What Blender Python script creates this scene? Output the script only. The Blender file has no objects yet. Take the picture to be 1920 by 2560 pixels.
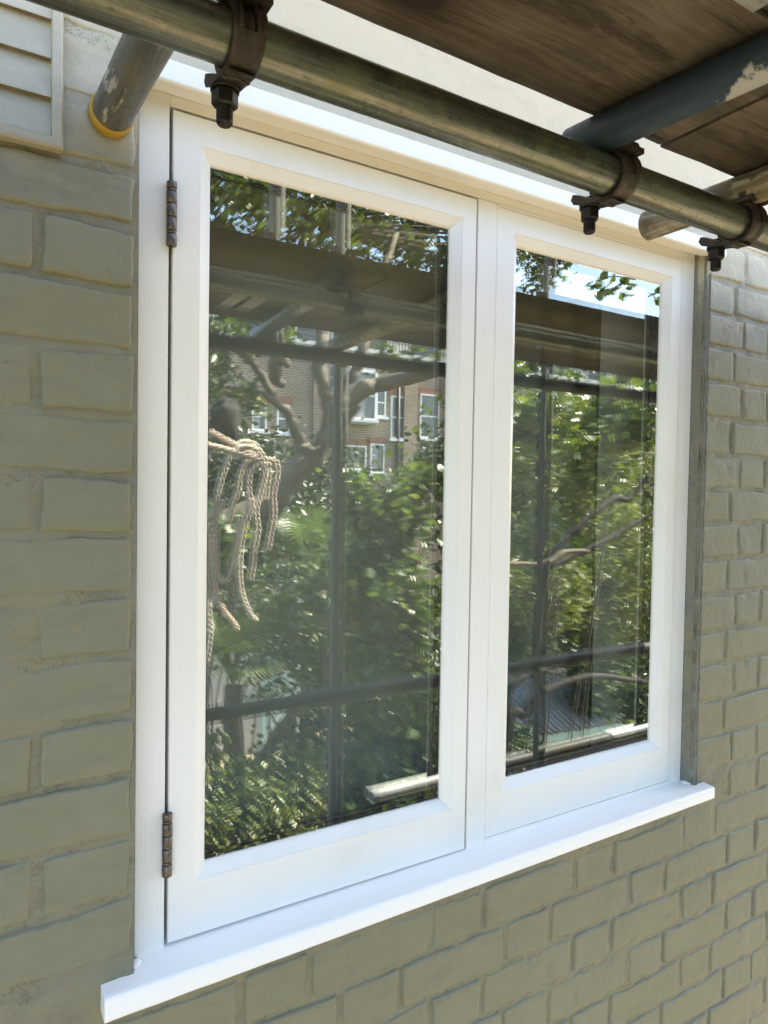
import bpy, bmesh, math, random
import numpy as np
from mathutils import Vector, Matrix, noise
R_ = random.Random(7)
rad = math.radians
S = bpy.context.scene
COL = S.collection

# ------------------------------------------------------------------ camera
CAM = Vector((-0.226, -0.873, 0.571))
r_ax, u_ax, b_ax = Vector((0.853, -0.522, 0.016)), Vector((0.001, 0.034, 0.999)), Vector((-0.522, -0.852, 0.029))
b_ax.normalize(); r_ax = (r_ax - b_ax * r_ax.dot(b_ax)).normalized(); u_ax = b_ax.cross(r_ax)
cd = bpy.data.cameras.new('camera'); cam = bpy.data.objects.new('camera', cd); COL.objects.link(cam)
mw = Matrix((r_ax, u_ax, b_ax)).transposed().to_4x4(); mw.translation = CAM; cam.matrix_world = mw
cd.sensor_fit = 'VERTICAL'; cd.sensor_height = 36; cd.lens = 1750 / 2560 * 36
cd.clip_start = 0.02; cd.clip_end = 2000
S.camera = cam

# ------------------------------------------------------------------ light
SUN_EL, SUN_AZ = rad(47), rad(85)      # azimuth from +y towards +x : far along the wall, a little behind it
sd = Vector((math.sin(SUN_AZ) * math.cos(SUN_EL), math.cos(SUN_AZ) * math.cos(SUN_EL), math.sin(SUN_EL)))
W = bpy.data.worlds.new('World'); S.world = W; W.use_nodes = True
wn = W.node_tree; wn.nodes.clear()
sky = wn.nodes.new('ShaderNodeTexSky'); sky.sky_type = 'NISHITA'; sky.sun_disc = False
sky.sun_elevation = SUN_EL; sky.sun_rotation = SUN_AZ; sky.air_density = 1.0; sky.dust_density = 1.6; sky.ozone_density = 1.0
bg = wn.nodes.new('ShaderNodeBackground'); bg.inputs[1].default_value = 0.15
wo = wn.nodes.new('ShaderNodeOutputWorld')
wn.links.new(sky.outputs[0], bg.inputs[0]); wn.links.new(bg.outputs[0], wo.inputs[0])
sl = bpy.data.lights.new('sun', 'SUN'); sl.energy = 5.0; sl.angle = rad(0.53); sl.color = (1, 0.91, 0.77)
so = bpy.data.objects.new('sun', sl); COL.objects.link(so)
so.rotation_euler = sd.to_track_quat('Z', 'Y').to_euler()
S.view_settings.view_transform = 'Standard'; S.view_settings.look = 'None'
S.view_settings.exposure = 2.34; S.view_settings.gamma = 1.0; S.view_settings.use_curve_mapping = False
S.render.engine = 'CYCLES'
cy = S.cycles
cy.use_denoising = True; cy.max_bounces = 10; cy.diffuse_bounces = 5; cy.glossy_bounces = 5
cy.transmission_bounces = 4; cy.transparent_max_bounces = 16; cy.sample_clamp_indirect = 6
cy.caustics_reflective = False; cy.caustics_refractive = False

# ------------------------------------------------------------------ material helpers
class NT:
    def __init__(s, name):
        s.m = bpy.data.materials.new(name); s.m.use_nodes = True
        s.t = s.m.node_tree; s.t.nodes.clear()
        s.out = s.n('ShaderNodeOutputMaterial')
    def n(s, typ, **kw):
        nd = s.t.nodes.new(typ)
        for k, v in kw.items():
            setattr(nd, k, v)
        return nd
    def l(s, a, b): s.t.links.new(a, b)
    def co(s, scale=(1, 1, 1), rot=(0, 0, 0), world=True):
        m = s.n('ShaderNodeMapping'); m.inputs['Scale'].default_value = scale; m.inputs['Rotation'].default_value = rot
        if world:
            g = s.n('ShaderNodeNewGeometry'); s.l(g.outputs['Position'], m.inputs[0])
        else:
            g = s.n('ShaderNodeTexCoord'); s.l(g.outputs['Object'], m.inputs[0])
        return m.outputs[0]
    def noise(s, co, scale, detail=4, rough=0.55, dist=0):
        t = s.n('ShaderNodeTexNoise'); s.l(co, t.inputs['Vector'])
        t.inputs['Scale'].default_value = scale; t.inputs['Detail'].default_value = detail
        t.inputs['Roughness'].default_value = rough; t.inputs['Distortion'].default_value = dist
        return t.outputs[0]
    def voro(s, co, scale, feature='F1'):
        t = s.n('ShaderNodeTexVoronoi', feature=feature); s.l(co, t.inputs['Vector']); t.inputs['Scale'].default_value = scale
        return t.outputs[0]
    def ramp(s, fac, stops):
        t = s.n('ShaderNodeValToRGB'); s.l(fac, t.inputs[0])
        el = t.color_ramp.elements
        while len(el) < len(stops): el.new(0.5)
        for e, (p, c) in zip(el, stops):
            e.position = p; e.color = (c[0], c[1], c[2], 1) if not isinstance(c, (int, float)) else (c, c, c, 1)
        return t.outputs[0]
    def mix(s, fac, a, b, mode='MIX'):
        t = s.n('ShaderNodeMix', data_type='RGBA', blend_type=mode)
        for i, v in ((0, fac), (6, a), (7, b)):
            if hasattr(v, 'is_output') or isinstance(v, bpy.types.NodeSocket): s.l(v, t.inputs[i])
            elif isinstance(v, (int, float)): t.inputs[i].default_value = v if i == 0 else (v, v, v, 1)
            else: t.inputs[i].default_value = (*v[:3], 1)
        return t.outputs[2]
    def bump(s, h, strength=0.3, dist=0.002, prev=None):
        b = s.n('ShaderNodeBump'); s.l(h, b.inputs['Height']); b.inputs['Strength'].default_value = strength
        b.inputs['Distance'].default_value = dist
        if prev is not None: s.l(prev, b.inputs['Normal'])
        return b.outputs[0]
    def bsdf(s, color, rough=0.5, metal=0.0, spec=0.5, normal=None, coat=0, trans=0):
        p = s.n('ShaderNodeBsdfPrincipled')
        for k, v in (('Base Color', color), ('Roughness', rough), ('Metallic', metal), ('Specular IOR Level', spec), ('Coat Weight', coat)):
            if isinstance(v, bpy.types.NodeSocket): s.l(v, p.inputs[k])
            elif isinstance(v, (int, float)): p.inputs[k].default_value = v if k != 'Base Color' else (v, v, v, 1)
            else: p.inputs[k].default_value = (*v[:3], 1)
        if normal is not None: s.l(normal, p.inputs['Normal'])
        s.l(p.outputs[0], s.out.inputs[0]); return p

def mat_brick_paint(name, cols, rough=0.55, pit=0.5, crumbs=False, upper=None):
    k = NT(name); c = k.co()
    big = k.noise(c, 2.3, 3); mid = k.noise(c, 17, 5, 0.65); fine = k.noise(c, 260, 3, 0.6); lump = k.noise(c, 70, 4, 0.6)
    col = k.ramp(big, [(0.3, cols[0]), (0.7, cols[1])])
    col = k.mix(k.ramp(mid, [(0.52, 0), (0.72, 0.55)]), col, cols[2])
    speck = k.ramp(k.noise(c, 150, 2, 0.5), [(0.70, 0), (0.76, 0.6)])
    col = k.mix(speck, col, cols[3])
    grime = k.ramp(k.noise(k.co((3, 3, 9)), 5, 6, 0.72), [(0.50, 0), (0.70, 0.45)]); col = k.mix(grime, col, cols[3])
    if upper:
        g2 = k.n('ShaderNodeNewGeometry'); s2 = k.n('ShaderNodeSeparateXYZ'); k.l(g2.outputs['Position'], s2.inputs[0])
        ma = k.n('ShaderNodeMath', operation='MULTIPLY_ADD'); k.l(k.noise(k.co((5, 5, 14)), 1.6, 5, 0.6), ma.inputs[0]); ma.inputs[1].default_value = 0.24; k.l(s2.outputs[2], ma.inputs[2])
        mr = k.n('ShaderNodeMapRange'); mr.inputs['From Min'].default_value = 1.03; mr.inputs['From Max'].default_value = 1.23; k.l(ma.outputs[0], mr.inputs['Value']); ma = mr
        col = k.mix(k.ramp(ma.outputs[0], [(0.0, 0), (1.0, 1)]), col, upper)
    if crumbs:
        rd = k.noise(c, 42, 5, 0.7, 0.4); rg = k.ramp(rd, [(0.485, 0), (0.5, 0.75), (0.515, 0)])
        msk = k.ramp(k.noise(c, 14, 3), [(0.50, 0), (0.58, 1)]); rg = k.mix(1.0, rg, msk, 'MULTIPLY')
        col = k.mix(rg, col, (0.045, 0.042, 0.03))
    v = k.voro(c, 55); pits = k.ramp(v, [(0.0, 0.0), (0.10, 1.0)])
    b = k.bump(fine, 0.45, 0.0007); b = k.bump(k.noise(c, 125, 3, 0.65), 0.55, 0.0013, b); b = k.bump(lump, 0.5, 0.0019, b); b = k.bump(pits, pit * 0.35, 0.0012, b)
    k.bsdf(col, rough, 0, 0.45, b); return k.m
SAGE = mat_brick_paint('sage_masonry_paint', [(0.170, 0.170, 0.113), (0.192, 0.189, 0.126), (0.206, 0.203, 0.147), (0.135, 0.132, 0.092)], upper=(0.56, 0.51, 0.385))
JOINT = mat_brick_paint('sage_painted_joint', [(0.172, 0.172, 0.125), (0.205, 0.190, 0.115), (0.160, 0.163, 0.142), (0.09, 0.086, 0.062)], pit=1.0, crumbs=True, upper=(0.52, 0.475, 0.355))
CEMENT = mat_brick_paint('grey_cement_paint', [(0.165, 0.163, 0.13), (0.19, 0.184, 0.14), (0.135, 0.137, 0.122), (0.26, 0.26, 0.23)], pit=1.2, crumbs=True)
CREAM = mat_brick_paint('cream_render_paint', [(0.47, 0.43, 0.325), (0.50, 0.455, 0.345), (0.49, 0.46, 0.37), (0.36, 0.33, 0.25)], pit=0.3)

def mat_gloss(name, col, rough=0.28, axis='z'):
    k = NT(name); sc = (55, 55, 2.2) if axis == 'z' else (2.2, 55, 55)
    br = k.noise(k.co(sc), 6, 4, 0.6); lg = k.noise(k.co(), 6, 3)
    c = k.mix(k.ramp(lg, [(0.35, 0), (0.7, 0.6)]), col, (col[0] * 0.95, col[1] * 0.945, col[2] * 0.91))
    sp = k.ramp(k.noise(k.co(), 210, 2), [(0.755, 0), (0.79, 0.35)])
    c = k.mix(sp, c, (0.42, 0.40, 0.34))
    b = k.bump(br, 0.28, 0.0008); b = k.bump(k.noise(k.co(), 28, 4), 0.2, 0.0018, b)
    gr = k.ramp(k.noise(k.co(), 3.2, 6, 0.75), [(0.54, 0), (0.74, 0.35)]); c = k.mix(gr, c, (0.60, 0.57, 0.48))
    k.bsdf(c, k.ramp(lg, [(0.3, rough), (0.7, rough + 0.12)]), 0, 0.5, b); return k.m
WHITE_V = mat_gloss('white_gloss_upright', (0.80, 0.79, 0.75))
WHITE_H = mat_gloss('white_gloss_level', (0.80, 0.79, 0.75), axis='x')
def mat_sill():
    k = NT('white_sill_gloss'); br = k.noise(k.co((2.2, 60, 60)), 6, 4, 0.6)
    b = k.bump(br, 0.10, 0.0005); b = k.bump(k.noise(k.co(), 35, 3), 0.06, 0.001, b)
    k.bsdf((0.84, 0.84, 0.83), 0.3, 0, 0.5, b); return k.m
WHITE_S = mat_sill()
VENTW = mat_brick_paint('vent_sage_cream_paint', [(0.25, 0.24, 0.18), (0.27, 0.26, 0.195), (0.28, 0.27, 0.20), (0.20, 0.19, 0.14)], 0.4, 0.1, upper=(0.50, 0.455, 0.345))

def mat_tube(name, axis, base, streak, blotch, rough=0.36, metal=0.85, blot_amt=0.5, chips=None, seed=0.0, patch=None, thr=0.60):
    k = NT(name)
    sc = {'x': (1.2, 34, 34), 'y': (34, 1.2, 34), 'z': (34, 34, 1.2)}[axis]
    g = k.co(sc); w = k.co()
    st = k.noise(g, 4.2, 5, 0.65); bl = k.noise(w, 9 + seed, 6, 0.7); fi = k.noise(w, 130, 4, 0.6)
    col = k.mix(k.ramp(st, [(0.40, 0), (0.60, 1)]), base, streak)
    col = k.mix(k.ramp(bl, [(0.5, 0), (0.66, blot_amt)]), col, blotch)
    col = k.mix(k.ramp(fi, [(0.62, 0), (0.72, 0.5)]), col, (0.05, 0.045, 0.035))
    mt = k.ramp(bl, [(0.5, metal), (0.66, metal * 0.4)])
    ro = k.ramp(fi, [(0.3, rough), (0.7, rough + 0.22)])
    if chips:
        m = k.ramp(k.noise(k.co((7, 3, 7)), 2.0 + seed, 4, 0.6, 0.3), [(thr, 0), (thr + 0.03, 1)])
        if patch:
            ds = k.n('ShaderNodeVectorMath', operation='DISTANCE'); k.l(k.co((1, .55, 1)), ds.inputs[0]); ds.inputs[1].default_value = (patch[0], patch[1] * .55, patch[2])
            mm = k.n('ShaderNodeMath', operation='MULTIPLY_ADD'); k.l(k.noise(w, 45, 4, 0.7), mm.inputs[0]); mm.inputs[1].default_value = -0.035; k.l(ds.outputs[1], mm.inputs[2])
            m = k.mix(1.0, m, k.ramp(mm.outputs[0], [(-0.004, 1), (-0.002, 0)]), 'ADD')
        col = k.mix(m, col, chips)
        mt = k.mix(m, mt, 0.0)
    b = k.bump(st, 0.16, 0.0010); b = k.bump(fi, 0.22, 0.0006, b)
    k.bsdf(col, ro, mt, 0.5, b); return k.m
GALV = mat_tube('galvanised_steel_x', 'x', (0.20, 0.205, 0.175), (0.10, 0.11, 0.08), (0.13, 0.15, 0.07), 0.24, 0.85, 0.8)
GALVZ = mat_tube('galvanised_steel_z', 'z', (0.15, 0.152, 0.145), (0.11, 0.115, 0.105), (0.10, 0.095, 0.08), 0.5, 0.35, 0.4)
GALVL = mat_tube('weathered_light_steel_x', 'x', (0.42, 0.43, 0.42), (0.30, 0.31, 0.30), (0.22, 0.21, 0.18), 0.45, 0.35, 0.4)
GALVD = mat_tube('shade_toned_steel_x', 'x', (0.075, 0.078, 0.07), (0.05, 0.052, 0.045), (0.07, 0.055, 0.035), 0.5, 0.4, 0.6)  # dark copy of the galvanised steel, shade put into its colour
GALVY = mat_tube('galvanised_steel_y', 'y', (0.20, 0.20, 0.185), (0.13, 0.13, 0.115), (0.15, 0.145, 0.09), 0.38, 0.7, 0.6, (0.34, 0.33, 0.28), 1.5)
BLUE = mat_tube('blue_painted_steel', 'y', (0.018, 0.038, 0.060), (0.03, 0.05, 0.068), (0.05, 0.055, 0.05), 0.34, 0.15, 0.5, (0.42, 0.43, 0.42), 0.0, (.425, -.475, .968), 0.68)
RUSTY = mat_tube('flaking_white_steel', 'y', (0.44, 0.41, 0.33), (0.20, 0.17, 0.10), (0.11, 0.08, 0.035), 0.6, 0.1, 0.9, (0.13, 0.12, 0.07), 2.0, None, 0.52)

def simple(name, col, rough=0.5, metal=0, col2=None, scale=12, bump=0.2, dist=0.001, spec=0.5):
    k = NT(name); c = k.co(); n = k.noise(c, scale, 5, 0.6)
    cc = k.mix(k.ramp(n, [(0.35, 0), (0.65, 1)]), col, col2 or (col[0] * 0.7, col[1] * 0.7, col[2] * 0.7))
    k.bsdf(cc, rough, metal, spec, k.bump(k.noise(c, scale * 6, 3), bump, dist)); return k.m
FORGED = simple('forged_rusty_steel', (0.022, 0.017, 0.012), 0.5, 0.4, (0.065, 0.050, 0.034), 38, 0.6, 0.0015)
BOLT = simple('dark_bolt_steel', (0.016, 0.013, 0.010), 0.45, 0.6, (0.03, 0.025, 0.02), 90, 0.4)
YELLOW = simple('yellow_plastic', (0.42, 0.27, 0.015), 0.5, 0, (0.32, 0.21, 0.03), 30)
BRONZE = simple('bronze_hinge_metal', (0.17, 0.145, 0.125), 0.42, 0.7, (0.09, 0.075, 0.065), 120, 0.4, 0.0006)
CLOTHD = simple('dark_cloth', (0.02, 0.02, 0.02), 0.95, 0, (0.035, 0.033, 0.03), 20)
GAPSHADOW = simple('gap_shadow_black', (0.012, 0.013, 0.015), 0.5, 0, (0.02, 0.02, 0.022), 40)
SPACER = simple('dark_spacer_metal', (0.035, 0.037, 0.042), 0.35, 0.4, (0.05, 0.045, 0.035), 60)
DARKGAP = simple('dark_rebate_wood', (0.03, 0.028, 0.027), 0.8, 0, (0.05, 0.045, 0.04), 30)
BLIND = simple('pale_blind_fabric', (0.25, 0.25, 0.215), 0.8, 0, (0.23, 0.23, 0.195), 5, 0.2)
CURTAIN = simple('grey_curtain_fabric', (0.27, 0.265, 0.235), 0.9, 0, (0.24, 0.235, 0.205), 5, 0.2)
ROOMW = simple('room_plaster', (0.30, 0.29, 0.26), 0.9, 0, (0.26, 0.25, 0.23), 3, 0.1)

def mat_glass():
    k = NT('window_glass')
    fr = k.n('ShaderNodeFresnel'); fr.inputs[0].default_value = 3.1
    gl = k.n('ShaderNodeBsdfGlossy'); gl.inputs['Roughness'].default_value = 0.0; gl.inputs[0].default_value = (0.96, 1.0, 0.97, 1)
    tr = k.n('ShaderNodeBsdfTransparent'); tr.inputs[0].default_value = (0.975, 0.985, 0.975, 1)
    mx = k.n('ShaderNodeMixShader'); b = k.bump(k.noise(k.co(), 3.2, 1), 0.012, 0.004)
    k.l(b, gl.inputs['Normal'])
    ge = k.n('ShaderNodeNewGeometry'); sp = k.n('ShaderNodeSeparateXYZ'); k.l(ge.outputs['True Normal'], sp.inputs[0])
    fb = k.n('ShaderNodeMath', operation='SUBTRACT'); fb.inputs[0].default_value = 1; k.l(ge.outputs['Backfacing'], fb.inputs[1])
    ab = k.n('ShaderNodeMath', operation='LESS_THAN'); ab.inputs[1].default_value = -.9; k.l(sp.outputs[1], ab.inputs[0])
    ml = k.n('ShaderNodeMath', operation='MULTIPLY'); k.l(fr.outputs[0], ml.inputs[0]); 
    m3 = k.n('ShaderNodeMath', operation='MULTIPLY'); k.l(ab.outputs[0], m3.inputs[0]); k.l(fb.outputs[0], m3.inputs[1]); k.l(m3.outputs[0], ml.inputs[1])
    k.l(ml.outputs[0], mx.inputs[0]); k.l(tr.outputs[0], mx.inputs[1]); k.l(gl.outputs[0], mx.inputs[2])
    k.l(mx.outputs[0], k.out.inputs[0]); return k.m
GLASS = mat_glass()

def mat_board():
    k = NT('scaffold_board_wood')
    tc = k.co((1, 1, 1), world=False)
    oi = k.n('ShaderNodeObjectInfo')
    add = k.n('ShaderNodeVectorMath', operation='ADD'); k.l(tc, add.inputs[0])
    mul = k.n('ShaderNodeVectorMath', operation='SCALE'); mul.inputs[0].default_value = (7, 3, 5); k.l(oi.outputs['Random'], mul.inputs['Scale'])
    k.l(mul.outputs[0], add.inputs[1]); P = add.outputs[0]
    m1 = k.n('ShaderNodeMapping'); m1.inputs['Scale'].default_value = (1.3, 13, 13); k.l(P, m1.inputs[0])
    rings = k.noise(m1.outputs[0], 1.4, 3, 0.5, 0.6)
    wv = k.n('ShaderNodeTexWave', wave_type='BANDS', bands_direction='Y'); wv.inputs['Scale'].default_value = 7; wv.inputs['Distortion'].default_value = 9
    wv.inputs['Detail'].default_value = 3; wv.inputs['Detail Scale'].default_value = 0.6
    m2 = k.n('ShaderNodeMapping'); m2.inputs['Scale'].default_value = (0.9, 3.5, 1); k.l(P, m2.inputs[0]); k.l(m2.outputs[0], wv.inputs['Vector'])
    m3 = k.n('ShaderNodeMapping'); m3.inputs['Scale'].default_value = (4, 170, 60); k.l(P, m3.inputs[0])
    fine = k.noise(m3.outputs[0], 2, 4, 0.6)
    m4 = k.n('ShaderNodeMapping'); m4.inputs['Scale'].default_value = (1, 1.9, 1); k.l(P, m4.inputs[0])
    kn = k.ramp(k.voro(m4.outputs[0], 4.3), [(0.13, 1.0), (0.17, 0.5), (0.30, 0)])
    m5 = k.n('ShaderNodeMapping'); m5.inputs['Scale'].default_value = (2.2, 11, 5); k.l(P, m5.inputs[0])
    stain = k.ramp(k.noise(m5.outputs[0], 2.2, 6, 0.72, 0.5), [(0.52, 0), (0.62, 0.85)])
    pale = k.ramp(k.noise(P, 3.1, 4, 0.6), [(0.48, 0), (0.66, 0.6)])
    dirt = k.ramp(k.noise(P, 7, 5, 0.7), [(0.5, 0), (0.68, 0.7)])
    col = k.mix(k.ramp(rings, [(0.35, 0), (0.65, 1)]), (0.135, 0.108, 0.078), (0.085, 0.064, 0.044))
    col = k.mix(k.ramp(wv.outputs[0], [(0.55, 0), (0.95, 0.65)]), col, (0.070, 0.045, 0.026))
    col = k.mix(k.ramp(fine, [(0.5, 0), (0.60, 0.85)]), col, (0.055, 0.042, 0.028))
    col = k.mix(pale, col, (0.20, 0.178, 0.137)); col = k.mix(stain, col, (0.035, 0.024, 0.015)); col = k.mix(kn, col, (0.022, 0.013, 0.008)); col = k.mix(dirt, col, (0.06, 0.052, 0.036))
    b = k.bump(fine, 0.8, 0.002); b = k.bump(wv.outputs[0], 0.2, 0.002, b)
    k.bsdf(col, 0.75, 0, 0.3, b); return k.m
BOARD = mat_board()

def mat_leaf(name, c0, c1, c2, trans=0.35):
    k = NT(name)
    at = k.n('ShaderNodeAttribute'); at.attribute_name = 'tone'
    col = k.ramp(at.outputs['Fac'], [(0.0, c0), (0.55, c1), (1.0, c2)])
    n = k.noise(k.co(), 30, 3)
    col = k.mix(k.ramp(n, [(0.4, 0), (0.7, 0.35)]), col, (c0[0] * 0.7, c0[1] * 0.7, c0[2] * 0.7))
    p = k.n('ShaderNodeBsdfPrincipled'); k.l(col, p.inputs['Base Color']); p.inputs['Roughness'].default_value = 0.40; p.inputs['Specular IOR Level'].default_value = 0.5
    t = k.n('ShaderNodeBsdfTranslucent'); bright = k.mix(1.0, col, (1.25, 1.35, 0.55), 'MULTIPLY'); k.l(bright, t.inputs[0])
    mx = k.n('ShaderNodeMixShader'); mx.inputs[0].default_value = trans
    k.l(p.outputs[0], mx.inputs[1]); k.l(t.outputs[0], mx.inputs[2]); k.l(mx.outputs[0], k.out.inputs[0]); return k.m
LEAF_ROUND = mat_leaf('broad_leaf_green', (0.05, 0.088, 0.028), (0.095, 0.145, 0.045), (0.19, 0.225, 0.07))
LEAF_SMALL = mat_leaf('small_leaf_green', (0.042, 0.07, 0.025), (0.08, 0.115, 0.04), (0.15, 0.175, 0.065))
LEAF_DARK = mat_leaf('dark_evergreen_leaf', (0.025, 0.045, 0.017), (0.045, 0.07, 0.026), (0.08, 0.11, 0.04), 0.2)
LEAF_YEL = mat_leaf('yellow_green_leaf', (0.10, 0.13, 0.045), (0.17, 0.20, 0.065), (0.28, 0.28, 0.11))
LEAF_PALM = mat_leaf('palm_leaf_green', (0.06, 0.10, 0.03), (0.10, 0.15, 0.045), (0.17, 0.22, 0.08))

def mat_bark(name, a, b_):
    k = NT(name); c = k.co((1, 1, 0.35)); n = k.noise(c, 14, 6, 0.65); pt = k.noise(k.co(), 5, 3)
    col = k.mix(k.ramp(n, [(0.35, 0), (0.65, 1)]), a, b_)
    col = k.mix(k.ramp(pt, [(0.5, 0), (0.62, 0.6)]), col, (a[0] * 2.1, a[1] * 2.2, a[2] * 2.1))
    k.bsdf(col, 0.85, 0, 0.3, k.bump(n, 0.8, 0.012)); return k.m
BARK = mat_bark('grey_brown_bark', (0.10, 0.08, 0.058), (0.19, 0.165, 0.12))
DBARK = mat_bark('shaded_dark_bark', (0.020, 0.017, 0.013), (0.038, 0.032, 0.025))  # dark copy of the bark, the branches' shade put into its colour
TWIG = simple('twig_bark', (0.10, 0.075, 0.05), 0.9, 0, (0.17, 0.14, 0.10), 20)
GROUND = simple('garden_soil_and_grass', (0.06, 0.08, 0.03), 0.95, 0, (0.09, 0.075, 0.045), 2.5, 0.8, 0.03)
PAVING = simple('pale_paving', (0.36, 0.35, 0.32), 0.85, 0, (0.28, 0.27, 0.25), 3, 0.4, 0.004)
ROPE = simple('pale_hemp_rope', (0.62, 0.56, 0.46), 0.9, 0, (0.50, 0.44, 0.36), 60, 0.8, 0.002)
ROPE_P = simple('pinkish_hemp_rope', (0.60, 0.49, 0.42), 0.9, 0, (0.48, 0.39, 0.33), 60, 0.8, 0.002)

def mat_house_brick():
    k = NT('london_stock_brick'); g = k.n('ShaderNodeNewGeometry'); sp = k.n('ShaderNodeSeparateXYZ'); k.l(g.outputs['Position'], sp.inputs[0])
    cb = k.n('ShaderNodeCombineXYZ'); k.l(sp.outputs[0], cb.inputs[0]); k.l(sp.outputs[2], cb.inputs[1])
    br = k.n('ShaderNodeTexBrick'); k.l(cb.outputs[0], br.inputs['Vector']); br.inputs['Scale'].default_value = 1.0
    br.inputs['Brick Width'].default_value = 0.22; br.inputs['Row Height'].default_value = 0.082; br.inputs['Mortar Size'].default_value = 0.013
    br.inputs['Color1'].default_value = (0.36, 0.225, 0.14, 1); br.inputs['Color2'].default_value = (0.23, 0.135, 0.085, 1)
    br.inputs['Mortar'].default_value = (0.52, 0.46, 0.37, 1); br.inputs['Bias'].default_value = -0.1
    n = k.noise(cb.outputs[0], 0.9, 5, 0.6)
    col = k.mix(k.ramp(n, [(0.4, 0), (0.65, 0.5)]), br.outputs[0], (0.20, 0.155, 0.11))
    k.bsdf(col, 0.9, 0, 0.3, k.bump(br.outputs['Fac'], -0.6, 0.01)); return k.m
HBRICK = mat_house_brick()
HRED = simple('red_gauged_brick', (0.36, 0.17, 0.10), 0.9, 0, (0.27, 0.13, 0.08), 9, 0.4, 0.004)
HWHITE = simple('white_window_paint', (0.78, 0.78, 0.76), 0.5, 0, (0.72, 0.72, 0.70), 3, 0.1)
HRENDER = simple('white_render', (0.66, 0.64, 0.58), 0.9, 0, (0.60, 0.58, 0.52), 2, 0.3, 0.004)
HGLASS = simple('far_window_glass', (0.05, 0.055, 0.06), 0.06, 0, (0.09, 0.095, 0.10), 0.8, 0.02, spec=0.9)
HCURT = simple('net_curtain', (0.42, 0.42, 0.42), 0.9, 0, (0.32, 0.32, 0.33), 6)
SLATE = simple('roof_slate', (0.09, 0.09, 0.10), 0.7, 0, (0.13, 0.12, 0.12), 5, 0.5, 0.01)
RAIL = simple('dark_iron', (0.03, 0.03, 0.03), 0.5, 0.3)
TEAL = simple('pale_teal_paint', (0.42, 0.58, 0.54), 0.5, 0, (0.36, 0.52, 0.48), 4)
def mat_corr():
    k = NT('weathered_corrugated_sheet'); c = k.co((1, 1, 1), world=False)
    st = k.n('ShaderNodeMapping'); st.inputs['Scale'].default_value = (16, 0.6, 1); k.l(c, st.inputs[0])
    n = k.noise(st.outputs[0], 1.4, 4, 0.6); m = k.noise(c, 1.5, 4, 0.6)
    col = k.mix(k.ramp(n, [(0.4, 0), (0.6, 1)]), (0.42, 0.44, 0.45), (0.30, 0.24, 0.21))
    col = k.mix(k.ramp(m, [(0.5, 0), (0.62, 0.7)]), col, (0.42, 0.24, 0.17))
    k.bsdf(col, 0.35, 0.2, 0.6, k.bump(m, 0.2, 0.003)); return k.m
CORR = mat_corr()

# ------------------------------------------------------------------ object helpers
def tag(o, label=None, cat=None, group=None, kind=None):
    if label: o['label'] = label
    if cat: o['category'] = cat
    if group: o['group'] = group
    if kind: o['kind'] = kind
    return o
def empty(name, loc=(0, 0, 0), parent=None):
    o = bpy.data.objects.new(name, None); COL.objects.link(o); o.location = loc; o.empty_display_size = 0.1
    if parent: o.parent = parent
    return o
def link(name, me, mat=None, parent=None, loc=None, smooth=False):
    if mat is not None and not me.materials: me.materials.append(mat)
    if smooth:
        me.polygons.foreach_set('use_smooth', [True] * len(me.polygons))
    o = bpy.data.objects.new(name, me); COL.objects.link(o)
    if loc is not None: o.location = loc
    if parent is not None:
        o.parent = parent
        # geometry is authored in world space: cancel the parent's location unless a loc was given
        if loc is None: o.location = -wloc(parent)
        else: o.location = Vector(loc) - wloc(parent)
    return o
def wloc(o):
    v = Vector((0, 0, 0))
    while o is not None:
        v += Vector(o.location); o = o.parent
    return v
def mesh(name, verts, faces):
    me = bpy.data.meshes.new(name); me.from_pydata([tuple(v) for v in verts], [], faces); me.update(); return me
def bevel(o, w=0.0015, seg=2, ang=35):
    m = o.modifiers.new('bevel', 'BEVEL'); m.width = w; m.segments = seg; m.limit_method = 'ANGLE'; m.angle_limit = rad(ang)
    m.harden_normals = True
    return o
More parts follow.
